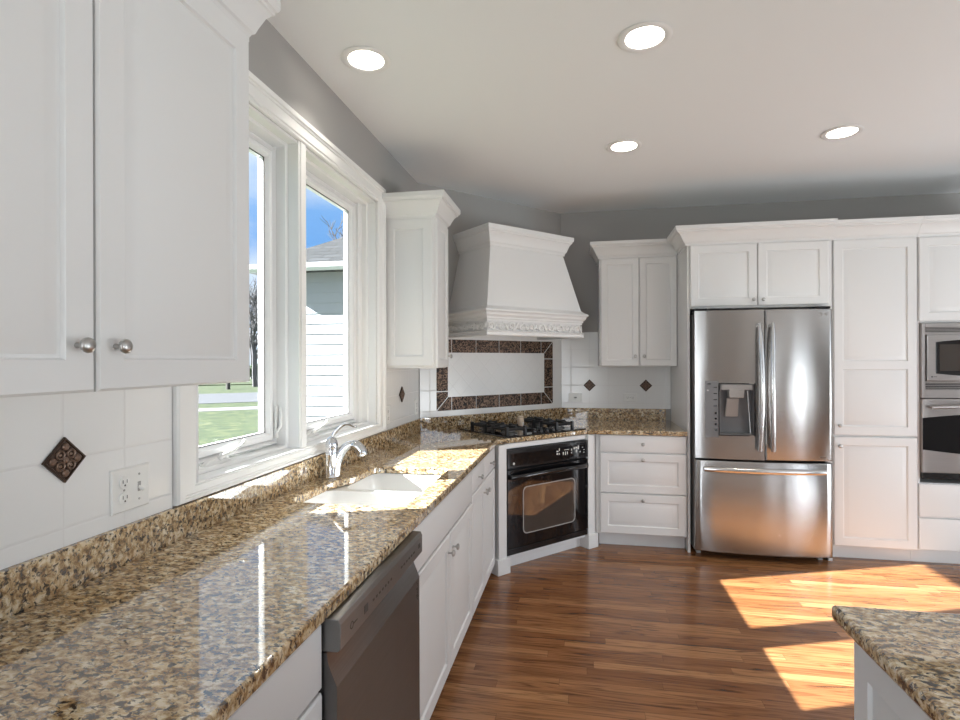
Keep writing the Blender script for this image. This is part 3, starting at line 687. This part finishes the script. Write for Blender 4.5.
MB().tube(q, [.026 - .009 * i / (nq - 1) for i in range(nq)], 14).build('spout', 'chrome', f, 50)
MB().tube(smooth_pts([(.088, .024, .152), (.110, .029, .144), (.128, .033, .124), (.136, .035, .100)]), [.019, .021, .023, .024, .0245, .025, .025, .0255, .026, .026, .026, .025, .024], 14).build('spray_head', 'chrome', f, 50)
q = smooth_pts([(0, 0, .182), (.010, .004, .202), (.030, .012, .226), (.050, .020, .243), (.072, .028, .244), (.094, .036, .234), (.106, .040, .234)]); nq = len(q)
MB().tube(q, [(.009 + .009 * math.sin(PI * min(1, i / nq * 1.1)) , .007 - .002 * i / nq) for i in range(nq)], 10, flat=(0, 1, 0)).build('lever', 'chrome', f, 50)

# ------------------------------------------------------------------ dishwasher
dw = thing('dishwasher', 'stainless dishwasher with dark front under the counter', 'dishwasher', (BX, 1.119, 0), EW)
Wd = .630
MB().box(.004, Wd - .004, .0, .56, .10, .862).build('body', 'steeldark', dw, 0)
pf = [(0, .800), (-.052, .800), (-.060, .806), (-.060, .862), (-.055, .874), (0, .874)]
MB().loft([[(x, y, z) for y, z in pf] for x in (0, Wd)]).build('control_panel', 'steeldark', dw, 20, .002)
dp = [(0, .105), (-.046, .105), (-.050, .109), (-.050, .722), (-.030, .770), (-.026, .796), (0, .796)]
dpo = MB().loft([[(x, y, z) for y, z in dp] for x in (.002, Wd - .002)]).build('door', 'steeldoor', dw, 20)
for (xa_, n_, st_p, w_) in ((.19, 7, .022, .010), (.41, 6, .024, .014)):
    pm = MB()
    for k in range(n_): pm.box(xa_ + k * st_p, xa_ + k * st_p + w_, -.0606, -.0598, .831, .837)
    tag(pm.build('control_marks', 'slot', dw, 0), 'row of small dark control marks')
MB().box(.135, .158, -.0606, -.0598, .824, .844).build('display', 'slot', dw, 0); MB().box(.585, .603, -.0606, -.0598, .830, .844).build('power_button', 'slot', dw, 0)
lg = MB().lathe([(.007, 0), (.009, 0), (.009, .0006), (.007, .0006)], (.060, -.0602, .834), (0, -1, 0), 18, False); lg.box(.070, .092, -.0606, -.060, .832, .8345); tag(lg.build('emblem', 'slot', dw, 0), 'small dark round emblem')
st_ = MB(); rnd = random.Random(9)
for k in range(9): st_.box(.594 + rnd.uniform(0, .018), .600 + rnd.uniform(0, .018), -.0506, -.0498, .655 + k * .007, .659 + k * .007)
tag(st_.build('sticker_print', 'slot', dpo, 0), 'small dark printed marks on the corner')
MB().box(.01, Wd - .01, .05, .07, 0, .10).build('toe_kick', 'steeldark', dw, 0)

# ------------------------------------------------------------------ tiled backsplashes
PZ = .163; ZJ = 1.217
M['tileL'] = tiles('white_tile_left_wall', 1, .1735, PZ, 1.072, ZJ - PZ * 7)
M['tileB'] = tiles('white_tile_back_wall', 0, .1643, PZ, .082, ZJ - PZ * 7)
M['tileD'] = tiles('white_tile_diagonal_wall', 0, .1643, PZ, .1, ZJ - PZ * 7)
M['tileX'] = tiles('white_tile_set_diagonally', 0, .11, .11, 0, 0, rot=1)
T0 = CT + .1005; T1 = 1.70
def accent(parent, loc, rz, label=None, mesh={}):
    """bronze diamond tile: x right, -y towards the viewer"""
    h = .054
    if not mesh:
        a = MB(); dm = lambda k, y: [(0, y, -h * k), (h * k, y, 0), (0, y, h * k), (-h * k, y, 0)]
        a.loft([dm(1, 0), dm(1, -.006), dm(.95, -.0075), dm(.88, -.0075), dm(.84, -.005)]); mesh['b'] = a
        r_ = MB()
        for k in range(4):
            an = k * PI / 2
            for j, (dist, rr) in enumerate(((.031, .0095),)):
                r_.lathe([(rr, 0), (rr, .002), (rr * .7, .004), (0, .0045)], (dist * math.sin(an), -.0048, dist * math.cos(an)), (0, -1, 0), 10)
            an += PI / 4; px_, pz_ = .0185 * math.sin(an), .0185 * math.cos(an)
            r_.tube([(px_ + .0095 * math.cos(t_ * PI / 6), -.0065, pz_ + .0095 * math.sin(t_ * PI / 6)) for t_ in range(13)], .0028, 6)
            r_.lathe([(.004, 0), (.004, .002), (0, .003)], (px_, -.0048, pz_), (0, -1, 0), 8)
        r_.lathe([(.007, 0), (.007, .003), (0, .004)], (0, -.0048, 0), (0, -1, 0), 10); mesh['r'] = r_
        ob = mesh['b'].build('accent_tile', 'bronzeplain', None, 0); rb = mesh['r'].build('relief', 'bronzehi', ob, 30); mesh['bo'] = ob.data; mesh['ro'] = rb.data
    else:
        ob = bpy.data.objects.new('accent_tile', mesh['bo']); C.objects.link(ob); rb = bpy.data.objects.new('relief', mesh['ro']); C.objects.link(rb); rb.parent = ob
    ob.parent = parent; ob.location = loc; ob.rotation_euler = (0, 0, rz); tag(ob, label or 'dark bronze diamond accent tile'); return ob
b1 = MB().box(WX + .0005, WX + .008, -.6, OY0 - .108, T0, 1.400).build('tile_backsplash', 'tileL', None, 0); tag(b1, 'white square tile backsplash on the wall left of the window', 'backsplash')
accent(b1, (WX + .009, 1.072, ZJ), EW)
b2 = MB().box(WX + .0005, WX + .008, OY1 + .108, 3.926, T0, 1.399).build('tile_backsplash', 'tileL', None, 0); tag(b2, 'white square tile backsplash strip between window and corner', 'backsplash')
accent(b2, (WX + .009, 3.522, ZJ), EW)
b3 = thing('tile_backsplash', 'white tile backsplash with bronze picture-frame border behind the cooktop', 'backsplash', DP, DA)
q = MB()
u0, u1, v0, v1 = .159, 1.387, 1.055, 1.613
q.box(.012, u0, -.008, -.0005, T0, T1).box(u1, DLEN - .006, -.008, -.0005, T0, T1).box(u0, u1, -.008, -.0005, T0, v0).box(u0, u1, -.008, -.0005, v1, T1)
q.box(u0, u1, -.006, -.0005, v0, v1)
q.build('field_tile', 'tileD', b3, 0)
bw = .104; g = .0032
tag(MB().box(u0 + bw, u1 - bw, -.008, -.0005, v0 + bw, v1 - bw).build('centre_panel', 'tileX', b3, 0), 'white tile panel set diagonally inside the bronze frame')
def btile(pts):
    return tag(MB().loft([[(x, y, z) for x, z in pts] for y in (-.0005, -.010)]).build('border_tile', 'bronze', b3, 0, .0015), 'dark brown bronze relief border tile')
ju = [u0 + .140 + k * (u1 - u0 - .28) / 4 for k in range(5)]
for k in range(4):
    for (z0, z1) in ((v0, v0 + bw), (v1 - bw, v1)): btile([(ju[k] + g, z0), (ju[k + 1] - g, z0), (ju[k + 1] - g, z1), (ju[k] + g, z1)])
jv = (1.205, 1.458)
for (a, b2_) in ((u0, u0 + bw), (u1 - bw, u1)): btile([(a, jv[0] + g), (b2_, jv[0] + g), (b2_, jv[1] - g), (a, jv[1] - g)])
btile([(u0 + g * 1.5, v0), (ju[0] - g, v0), (ju[0] - g, v0 + bw), (u0 + bw + g * 1.5, v0 + bw)]); btile([(u0, v0 + g * 1.5), (u0 + bw, v0 + bw + g * 1.5), (u0 + bw, jv[0] - g), (u0, jv[0] - g)])
btile([(ju[4] + g, v0), (u1 - g * 1.5, v0), (u1 - bw - g * 1.5, v0 + bw), (ju[4] + g, v0 + bw)]); btile([(u1, v0 + g * 1.5), (u1, jv[0] - g), (u1 - bw, jv[0] - g), (u1 - bw, v0 + bw + g * 1.5)])
btile([(u0 + g * 1.5, v1), (u0 + bw + g * 1.5, v1 - bw), (ju[0] - g, v1 - bw), (ju[0] - g, v1)]); btile([(u0, v1 - g * 1.5), (u0, jv[1] + g), (u0 + bw, jv[1] + g), (u0 + bw, v1 - bw - g * 1.5)])
btile([(ju[4] + g, v1), (ju[4] + g, v1 - bw), (u1 - bw - g * 1.5, v1 - bw), (u1 - g * 1.5, v1)]); btile([(u1, v1 - g * 1.5), (u1 - bw, v1 - bw - g * 1.5), (u1 - bw, jv[1] + g), (u1, jv[1] + g)])
b4 = MB().box(DEND[0] + .004, .787, BY - .008, BY - .0005, T0, 1.390).box(DEND[0] + .004, .158, BY - .008, BY - .0005, 1.390, T1).build('tile_backsplash', 'tileB', None, 0); tag(b4, 'white tile backsplash on the back wall left of the refrigerator', 'backsplash')
accent(b4, (.082, BY - .009, ZJ), 0, 'dark bronze diamond tile nearer the range hood'); accent(b4, (.575, BY - .009, ZJ), 0, 'dark bronze diamond tile under the small wall cabinet')

# outlets (local: x right, -y to the viewer)
def receptacle(parent, x, z, s=1):
    r_ = MB().lathe([(.0165 * s, 0), (.0165 * s, .0025), (.015 * s, .003), (0, .003)], (x, -.006, z), (0, -1, 0), 20).build('receptacle', 'plastic', parent, 40)
    m_ = MB(); m_.box(x - .0075, x - .0055, -.0095, -.0088, z - .002, z + .007).box(x + .0055, x + .0075, -.0095, -.0088, z - .002, z + .007); m_.lathe([(.0025, 0), (.0025, .0007), (0, .0007)], (x, -.0088, z - .008), (0, -1, 0), 10)
    m_.build('slots', 'slot', r_, 0)
def plate(label, loc, rz, w, h, kind):
    p = thing('wall_outlet', label, 'outlet', loc, rz)
    L = [(0, 0), (0, -.003), (.004, -.006)]
    MB().loft([rect(-w / 2, w / 2, -h / 2, h / 2, i, d) for i, d in L]).build('plate', 'plastic', p, 30)
    if kind == 'combo':
        receptacle(p, -.024, .021); receptacle(p, -.024, -.021)
        MB().box(.021, .031, -.0068, -.0055, -.013, .013).build('switch_slot', 'midgrey', p, 0)
        MB().tube([(.026, -.005, -.001), (.026, -.014, -.007), (.026, -.021, -.010)], [.0045, .0042, .0035], 8).build('switch_toggle', 'plastic', p, 40)
        for (x, z) in ((.026, .034), (.026, -.034), (-.024, 0)): MB().lathe([(.003, 0), (.003, .001), (0, .0012)], (x, -.006, z), (0, -1, 0), 10).build('screw', 'midgrey', p, 0)
    elif kind == 'wide':
        receptacle(p, -.022, 0); receptacle(p, .022, 0); MB().lathe([(.003, 0), (.003, .001), (0, .0012)], (0, -.006, 0), (0, -1, 0), 10).build('screw', 'midgrey', p, 0)
    elif kind == 'switch':
        MB().box(-.013, .013, -.0068, -.0055, -.005, .005).build('switch_slot', 'midgrey', p, 0)
        MB().tube([(0, -.005, 0), (.006, -.014, 0), (.010, -.021, 0)], [.0045, .0042, .0035], 8).build('switch_toggle', 'slot', p, 40)
    else:
        receptacle(p, 0, .021); receptacle(p, 0, -.021); MB().lathe([(.003, 0), (.003, .001), (0, .0012)], (0, -.006, 0), (0, -1, 0), 10).build('screw', 'midgrey', p, 0)
plate('square white outlet and switch plate on tile beside the bronze diamond, left of window', (WX + .0085, 1.262, 1.106), EW, .126, .117, 'combo')
plate('narrow white outlet plate on the corner tile, right of the lens-shaped bronze tile', (WX + .0085, 3.845, 1.105), EW, .075, .115, 'tall')
plate('narrow white outlet plate on tile just right of the window casing', (WX + .0085, 3.245, 1.105), EW, .075, .115, 'tall')
plate('white switch plate on tile, left of the bronze diamond nearer the hood', (-.045, BY - .0085, 1.105), 0, .120, .072, 'switch')
plate('white horizontal outlet plate on tile between the two bronze diamonds', (.440, BY - .0085, 1.110), 0, .118, .074, 'wide')

# ------------------------------------------------------------------ range hood
h = thing('range_hood', 'white tapered range hood with carved frieze on the diagonal wall', 'range hood', DP + Vector((0, 0, 1.626)), DA)
cs = .751
def ring(hw_, n_, z): return [(cs - hw_, -.002, z), (cs - hw_, -n_, z), (cs + hw_, -n_, z), (cs + hw_, -.002, z)]
hb = MB(); hb.loft([ring(.478, .515, .205), ring(.372, .415, .66), ring(.372, .415, .70)]); hb.build('body', 'cab', h, 20)
pth = lambda hw_, n_: [(cs - hw_, -.002), (cs - hw_, -n_), (cs + hw_, -n_), (cs + hw_, -.002)]
crown(h, pth(.372, .415), .668, .148, .062)
lp_ = [(0, .104), (.004, .104), (.004, .118), (.012, .124), (.012, .134), (.026, .150), (.030, .166), (.042, .176), (.042, .186), (.034, .192), (.020, .200), (0, .216), (-.02, .216), (-.02, .104)]
MB().sweep(pth(.476, .513), lp_).build('ledge_moulding', 'cab', h, 20)
fb = MB().sweep(pth(.476, .513), [(-.004, .034), (-.004, .106), (-.03, .106), (-.03, .034)]); fb.build('frieze', 'cab', h, 0)
bp_ = [(-.03, 0), (.012, 0), (.016, .006), (.012, .014), (.012, .026), (.018, .032), (.012, .038), (-.03, .038)]
MB().sweep(pth(.476, .513), bp_).build('bottom_rail', 'cab', h, 20)
cv = MB()
def carve(fn, length):
    nrep = max(2, round(length / .095)); pitch = length / nrep
    for k in range(nrep):
        c0 = (k + .5) * pitch; sg = 1 if k % 2 == 0 else -1
        sp_ = []
        for j in range(17):
            a = j / 16 * 2.6 * PI; rr = .027 * (1 - .75 * j / 16); sp_.append(fn(c0 - .018 + rr * math.cos(a), .070 + sg * rr * math.sin(a), .005))
        cv.tube(sp_, [.0085] * 10 + [.0065] * 7, 6)
        cv.tube([fn(c0 + u * .048, .070 - sg * .026 * math.cos(u * PI * 1.1), .006) for u in (-.4, -.1, .2, .5, .8, 1.0)], [.004, .008, .0095, .009, .007, .004], 6)
        for j in range(5):
            an = R(-60 + 30 * j); ox, oz = c0 + .030, .070 + sg * .004
            cv.tube([fn(ox, oz, .004), fn(ox + .012 * math.cos(an), oz + .016 * math.sin(an), .008), fn(ox + .022 * math.cos(an), oz + .026 * math.sin(an), .003)], [.004, .009, .003], 6)
        cv.lathe([(.008, 0), (.0075, .004), (0, .008)], fn(c0 - .018, .070, .0), tuple(Vector(fn(0, 0, 1)) - Vector(fn(0, 0, 0))), 8)
carve(lambda u, z, o_: (cs - .476 + u, -.513 - o_, z), .952)
carve(lambda u, z, o_: (cs - .476 - o_, -.013 - u, z), .50)
carve(lambda u, z, o_: (cs + .476 + o_, -.013 - u, z), .50)
tag(cv.build('carving', 'cab', h, 50), 'carved white leaf scrolls')
MB().box(cs - .446, cs + .446, -.483, -.003, .034, .044).build('underside', 'steel', h, 0)
for k in (0, 1): MB().box(cs - .40 + k * .42, cs - .02 + k * .42, -.44, -.10, .028, .033).build('filter', 'steeldark', h, 0)

# ------------------------------------------------------------------ cooktop
ck = thing('cooktop', 'black gas cooktop with iron grates set in the corner granite', 'cooktop', DP + Vector((0, 0, CT)), DA)
MB().box(.305, 1.092, -.690, -.110, .0005, .010).build('base', 'blackglass', ck, 0, .004)
for (bx, bn) in ((.455, .530), (.455, .270), (.935, .530), (.935, .270)):
    bu = MB().lathe([(.062, 0), (.062, .004), (.050, .008), (.046, .010), (.046, .016), (.030, .018), (0, .018)], (bx, -bn, .010)).build('burner', 'aluminium', ck, 40)
    MB().lathe([(.036, 0), (.038, .004), (.036, .010), (.030, .012), (0, .012)], (bx, -bn, .028)).build('burner_cap', 'iron', bu, 40)
    gt = MB(); hw_ = .083
    sq = [(bx - hw_, -bn - hw_, .046), (bx + hw_, -bn - hw_, .046), (bx + hw_, -bn + hw_, .046), (bx - hw_, -bn + hw_, .046)]
    for i in range(4): gt.tube([sq[i], sq[(i + 1) % 4]], .011, 6)
    for i in range(4):
        p = Vector(sq[i]); gt.tube([(p.x, p.y, .011), (p.x, p.y, .064)], .015, 6)
        md = (Vector(sq[i]) + Vector(sq[(i + 1) % 4])) / 2; ce = Vector((bx, -bn, .060)); md2 = md + Vector((0, 0, .014))
        gt.tube([md, md2, md2.lerp(ce, .66)], .010, 6)
    gt.build('grate', 'iron', ck, 30)
MB().box(.640, .750, -.470, -.150, .010, .016).build('downdraft_vent', 'iron', ck, 0, .003)
for k, (kx, kn) in enumerate(((.60, .648), (.66, .648), (.72, .648), (.78, .648), (.69, .585))):
    kb = MB().lathe([(.022, 0), (.021, .004), (.017, .008), (.016, .026), (.013, .030), (0, .030)], (kx, -kn, .010)).build('control_knob', 'enamel', ck, 40)
    MB().box(kx - .002, kx + .002, -kn - .014, -kn, .0402, .0412).build('pointer', 'print', kb, 0)
jr = thing('cream_jar', 'small cream jar with a white label standing on the cooktop', 'jar', (DP + DD * .735 + DN * .330 + Vector((0, 0, CT + .0164))), DA)
MB().lathe([(.024, 0), (.026, .004), (.026, .056), (.024, .062), (.021, .066), (0, .067)], (0, 0, 0)).build('body', 'cream', jr, 40)
MB().lathe([(.022, 0), (.023, .002), (.023, .012), (.020, .015), (0, .015)], (0, 0, .067)).build('lid', 'cream', jr, 40)
lb = MB(); lb.loft([[(.0266 * math.sin(a), -.0266 * math.cos(a), z) for a in [R(-5 + 10 * k) for k in range(8)]] for z in (.004, .034)], False, False, False); lb.build('label_sticker', 'paper', jr, 40)
lb = MB(); lb.loft([[(.0269 * math.sin(a), -.0269 * math.cos(a), z) for a in [R(18 + 8 * k) for k in range(4)]] for z in (.010, .028)], False, False, False); lb.build('label_mark', 'midgrey', jr, 40)

# ------------------------------------------------------------------ refrigerator
fr = thing('refrigerator', 'stainless french-door refrigerator with water dispenser', 'refrigerator', (.823, 4.170, 0))
FW = .920
def bul(x): u = (x / FW) * 2 - 1; return -.038 * (1 - u * u)
MB().box(.006, FW - .006, .075, .775, .035, 1.785).build('body', 'midgrey', fr, 0, .004)
MB().box(.03, FW - .03, .055, .074, .05, 1.79).build('gasket', 'dark', fr, 0)
MB().box(.03, FW - .03, .16, .5, .0, .029).build('base_grille', 'dark', fr, 0)
for fx_ in (.03, FW - .06): MB().box(fx_, fx_ + .03, .10, .14, .0, .028).build('foot', 'midgrey', fr, 0)
for (hx0, hx1) in ((.0, .10), (FW - .10, FW)): MB().box(hx0 + .005, hx1 - .005, .02, .16, 1.806, 1.823).build('hinge_cover', 'enamel', fr, 0, .004)
def curved(name, x0, x1, z0, z1, mat, parent, hole=None, r=.010):
    """door with a bowed front; hole = (xa, xb, za, zb) left open"""
    b_ = MB(); N = 20
    def prof(x, i, za, zb):
        y = bul(x)
        return [(x, .055, za + i), (x, y + r, za + i), (x, y + r * .3, za + i + r * .3 if r else za), (x, y, za + i + r), (x, y, zb - i - r), (x, y + r * .3, zb - i - r * .3), (x, y + r, zb - i), (x, .055, zb - i)]
    if not hole:
        xs_ = [x0 + (x1 - x0) * k / N for k in range(N + 1)]
        loops = []
        for k, x in enumerate(xs_):
            L = prof(x, 0, z0, z1)
            if k in (0, N):
                L = [(p[0], max(p[1], bul(x) + r * .8), p[2]) for p in L]; xi = x + (r * .0)
                loops.append(L) if k == 0 else None
                if k == 0: loops.append(prof(x + r * .7, 0, z0, z1))
                else: loops.append(prof(x - r * .7, 0, z0, z1)); loops.append(L)
            else: loops.append(L)
        b_.loft(loops)
    else:
        xa, xb, za, zb = hole
        def seg(p, q, c, d, n):
            b_.loft([[(x, .055, c), (x, bul(x), c), (x, bul(x), d), (x, .055, d)] for x in [p + (q - p) * k / n for k in range(n + 1)]])
        seg(x0, xa, z0, z1, 6); seg(xb, x1, z0, z1, 6); seg(xa, xb, z0, za, 8); seg(xa, xb, zb, z1, 8)
    return b_.build(name, mat, parent, 40)
XM = .4665
HX = (.165, .398, .905, 1.272)
ld = curved('left_door', .002, XM - .005, .730, 1.803, 'steelv', fr, HX)
rd = curved('right_door', XM + .005, FW - .002, .730, 1.803, 'steelv', fr)
fd = curved('freezer_drawer', .002, FW - .002, .050, .716, 'steel', fr)
# dispenser recess
xa, xb, za, zb = HX
rc = MB(); rc.box(xa - .0, xb, .045, .054, za, zb); rc.box(xa, xa + .004, -.030, .045, za, zb).box(xb - .004, xb, -.030, .045, za, zb).box(xa, xb, -.032, .045, za, za + .006).box(xa, xb, -.030, .045, zb - .045, zb)
dsp = rc.build('dispenser_recess', 'greyplastic', ld, 0)
bzl = MB()
for (a, b2_, c_, d_) in ((xa - .004, xb + .004, za - .006, za + .001), (xa - .004, xb + .004, zb - .001, zb + .006), (xa - .006, xa + .002, za - .006, zb + .006), (xb - .002, xb + .006, za - .006, zb + .006)):
    bzl.box(a, b2_, bul((a + b2_) / 2) - .004, 0, c_, d_)
tag(bzl.build('dispenser_frame', 'enamel', dsp, 0), 'thin black frame round the dispenser')
MB().box(xa + .012, xb - .012, -.034, -.024, zb - .042, zb - .004).build('dispenser_top', 'midgrey', dsp, 0, .003)
MB().loft([[(xa + .065, -.034, zb - .10), (xb - .070, -.034, zb - .10), (xb - .070, .03, zb - .10), (xa + .065, .03, zb - .10)], [(xa + .060, -.036, zb - .035), (xb - .065, -.036, zb - .035), (xb - .065, .03, zb - .035), (xa + .060, .03, zb - .035)]]).build('ice_chute', 'midgrey', dsp, 0, .006)
MB().loft([[(xa + .050, .030, za + .125), (xa + .140, .030, za + .125), (xa + .140, .042, za + .125), (xa + .050, .042, za + .125)], [(xa + .055, -.005, zb - .105), (xa + .138, -.005, zb - .105), (xa + .138, .01, zb - .105), (xa + .055, .01, zb - .105)]]).build('dispenser_paddle', 'midgrey', dsp, 0, .005)
MB().tube([(xb - .045, -.028, zb - .05), (xb - .030, -.012, za + .15), (xb - .022, -.018, za + .012)], .004, 6).build('water_tube', 'nickel', dsp, 40)
cp = MB(); cxa, cxb = .070, .158
cp.loft([[(x, bul(x) + .002, .885), (x, bul(x) - .003, .885), (x, bul(x) - .003, 1.292), (x, bul(x) + .002, 1.292)] for x in [cxa + (cxb - cxa) * k / 4 for k in range(5)]])
cpo = cp.build('dispenser_controls', 'greyplastic', ld, 30)
bt = MB()
for k in range(4): bt.lathe([(.008, 0), (.008, .001), (0, .0012)], (.140, bul(.14) - .0032, .940 + k * .040), (0, -1, 0), 12)
for k in range(4): bt.box(.125, .150, bul(.14) - .0042, bul(.14) - .003, 1.11 + k * .045, 1.114 + k * .045)
bt.box(.085, .115, bul(.10) - .0042, bul(.10) - .003, 1.268, 1.274)
bt.build('buttons', 'enamel', cpo, 0)
MB().lathe([(.004, 0), (.004, .001), (0, .001)], (.088, bul(.088) - .0032, 1.225), (0, -1, 0), 10).build('indicator', 'paper', cpo, 0)
# handles
def vhandle(x, parent, sgn):
    P = []; Rr = []
    for k in range(15):
        u = k / 14; z = .800 + u * .905; P.append((x + sgn * .010 * (1 - math.sin(PI * u)), bul(x) - .030 - .030 * math.sin(PI * u), z)); Rr.append((.0165 if u < .85 else .0165 - (u - .85) * .04, .011))
    hb_ = MB().tube(P, Rr, 12, flat=(1, 0, 0))
    for z in (.815, 1.688): hb_.tube([(x + sgn * .009, bul(x) + .001, z), (x + sgn * .009, bul(x) - .034, z)], .011, 10)
    return hb_.build('handle', 'handle', parent, 50)
vhandle(XM - .034, ld, -1); vhandle(XM + .034, rd, 1)
P = []
for k in range(17):
    u = k / 16; x = .060 + u * (FW - .12); P.append((x, bul(x) - .022 - .012 * math.sin(PI * u) ** .5, .655))
hb_ = MB().tube(P, [(.0185, .010)] * 17, 12, flat=(0, 0, 1))
for x in (.068, FW - .068): hb_.box(x - .012, x + .012, bul(x) - .024, bul(x) + .001, .642, .668)
hb_.build('handle', 'handle', fd, 50)
lg = MB(); ex, ez = FW - .085, 1.765
lg.lathe([(.011, 0), (.013, 0), (.013, .0008), (.011, .0008)], (ex, bul(ex) - .0006, ez), (0, -1, 0), 20, False); tag(lg.build('emblem', 'midgrey', rd, 0), 'small round grey emblem')
text('lettering', 'LG', .026, 'midgrey', rd, (ex + .034, bul(ex + .034) - .0012, ez), (PI / 2, 0, R(-8)))
text('lettering', 'INVERTER', .014, 'greyprint', rd, (FW - .085, bul(FW - .085) - .0012, .757), (PI / 2, 0, R(-8)))
text('lettering', '\u00b7', .03, 'paper', fd, (.56, bul(.56) - .0012, .20))

# ------------------------------------------------------------------ microwave and wall oven
mw = thing('microwave', 'built-in stainless microwave above the wall oven', 'microwave', (2.342, 4.282, 1.176))
MW = .76
MB().box(.01, MW - .01, .0, .45, .005, .515).build('body', 'midgrey', mw, 0)
tk = MB(); tk.box(0, .022, -.024, -.001, 0, .520).box(MW - .022, MW, -.024, -.001, 0, .520).box(.022, MW - .022, -.024, -.001, .492, .520).box(.022, MW - .022, -.024, -.001, 0, .058).box(.022, MW - .022, -.024, -.001, .440, .454).box(.022, MW - .022, -.024, -.001, .104, .116)
tk.build('trim_kit', 'steelbronze', mw, 0, .002)
for (z0, z1) in ((.454, .492), (.058, .104)):
    MB().box(.022, MW - .022, -.008, -.001, z0, z1).build('vent_backing', 'dark', mw, 0)
    vv = MB()
    for k in range(4): zz = z0 + (k + .5) * (z1 - z0) / 4; vv.box(.022, MW - .022, -.020, -.008, zz - .0028, zz + .0012)
    vv.build('vent_slats', 'steelbronze', mw, 0)
md = MB().box(.026, MW - .026, -.036, -.002, .118, .438).build('door', 'steelbronze', mw, 0, .006)
P = lambda i, y: [(.078 + i, y, .150 + .02 + i), (.078 + i, y, .388 - i)] + [(.078 + (.42) * k / 8, y, .388 + .016 * math.sin(PI * k / 8) - i) for k in range(1, 8)] + [(.498 - i, y, .388 - i), (.498 - i, y, .170 + i)] + [(.498 - .42 * k / 8, y, .170 - .016 * math.sin(PI * k / 8) + i) for k in range(1, 8)]
MB().loft([P(0, -.034), P(0, -.0375), P(.004, -.0378)]).build('window', 'enamel', md, 0)
MB().box(.100, .470, -.0392, -.0374, .188, .372).build('window_mesh', 'windowglass', md, 0)
MB().box(.545, .700, -.0385, -.035, .140, .416).build('keypad', 'enamel', md, 0, .002)
lg = MB().lathe([(.006, 0), (.006, .001), (0, .001)], (.055, -.0362, .148), (0, -1, 0), 12); lg.box(.064, .085, -.0368, -.036, .146, .150); tag(lg.build('emblem', 'greyprint', md, 0), 'tiny dark emblem')
ov = thing('wall_oven', 'stainless wall oven with black glass door below the microwave', 'oven', (2.342, 4.282, .612))
MB().box(.01, MW - .01, 0, .55, .0, .552).build('body', 'midgrey', ov, 0)
def arcband(z_top, z_edge, bow, up_):
    pass
dz0, dz1 = .045, .558
od = MB().box(0, MW, -.030, -.001, dz0, dz1).build('door', 'steelbronze', ov, 0, .004)
N = 16
top = [(x, .425 + .030 * math.sin(PI * x / MW)) for x in [MW * k / N for k in range(N + 1)]]
bot = [(x, .205 - .030 * math.sin(PI * x / MW)) for x in [MW * k / N for k in range(N, -1, -1)]]
MB().loft([[(x, y, z) for x, z in top + bot] for y in (-.0295, -.0325)]).build('window', 'blackglass', od, 0)
hb_ = MB(); hb_.tube([(.04 + (MW - .08) * k / 12, -.062 - .018 * math.sin(PI * k / 12), .500 + .012 * math.sin(PI * k / 12)) for k in range(13)], [(.012, .009)] * 13, 10, flat=(0, 0, 1))
for x in (.055, MW - .055): hb_.tube([(x, -.029, .501), (x, -.064, .501)], .008, 8)
hb_.build('handle', 'steelbronze', od, 50)
MB().box(.004, MW - .004, -.020, -.001, .0, .040).build('bottom_vent', 'enamel', ov, 0, .002)

# ------------------------------------------------------------------ island
isl = thing('island_cabinet', 'white island cabinet with raised end panel at lower right', 'island', (.580, 1.272, 0), -EW)
IL, IDp = 2.3, 1.5
MB().box(0, IL, 0, IDp, .10, .874).build('body', 'cab', isl, 0, .002); MB().box(.03, IL - .03, .05, IDp - .05, 0, .10).build('toe_kick', 'cab', isl, 0)
for k in range(3): panel_door('end_panel', isl, .012 + k * .76, .012 + k * .76 + .75, .115, .862, -.001, t=.016)
it = link('island_countertop', fill([(.541, -1.10), (2.13, -1.10), (2.13, 1.313), (.541, 1.313)], [], CT, .034), 'granite', None, 30, .010, 3)
tag(it, 'speckled granite island top with pointed corner at lower right', 'countertop')

# ------------------------------------------------------------------ recessed ceiling lights
for i, (x, y) in enumerate(LAMPS):
    t_ = thing('recessed_light', LABEL_L[i], 'ceiling light', (x, y, CEIL), 0, 'recessed lights in the kitchen ceiling')
    MB().lathe([(.078, .0), (.086, .001), (.108, -.002), (.110, -.004), (.104, -.008), (.084, -.008), (.078, -.004), (.078, 0)], (0, 0, 0), seg=40, cap=False).build('trim_ring', 'trim', t_, 40)
    MB().lathe([(.080, -.004), (.080, .01), (.070, .08), (.060, .125)], (0, 0, 0), seg=40, cap=False).build('baffle', 'trim', t_, 40)
    MB().lathe([(.0, .104), (.040, .106), (.052, .112), (.058, .122), (0, .122)], (0, 0, 0), seg=40, cap=False).build('bulb', 'lamp', t_, 40)
    d = bpy.data.lights.new('downlight', 'AREA'); d.shape = 'DISK'; d.size = .07; d.energy = 6; d.color = (1, .93, .82)
    lo = bpy.data.objects.new('downlight', d); C.objects.link(lo); lo.parent = t_; lo.location = (0, 0, .100)
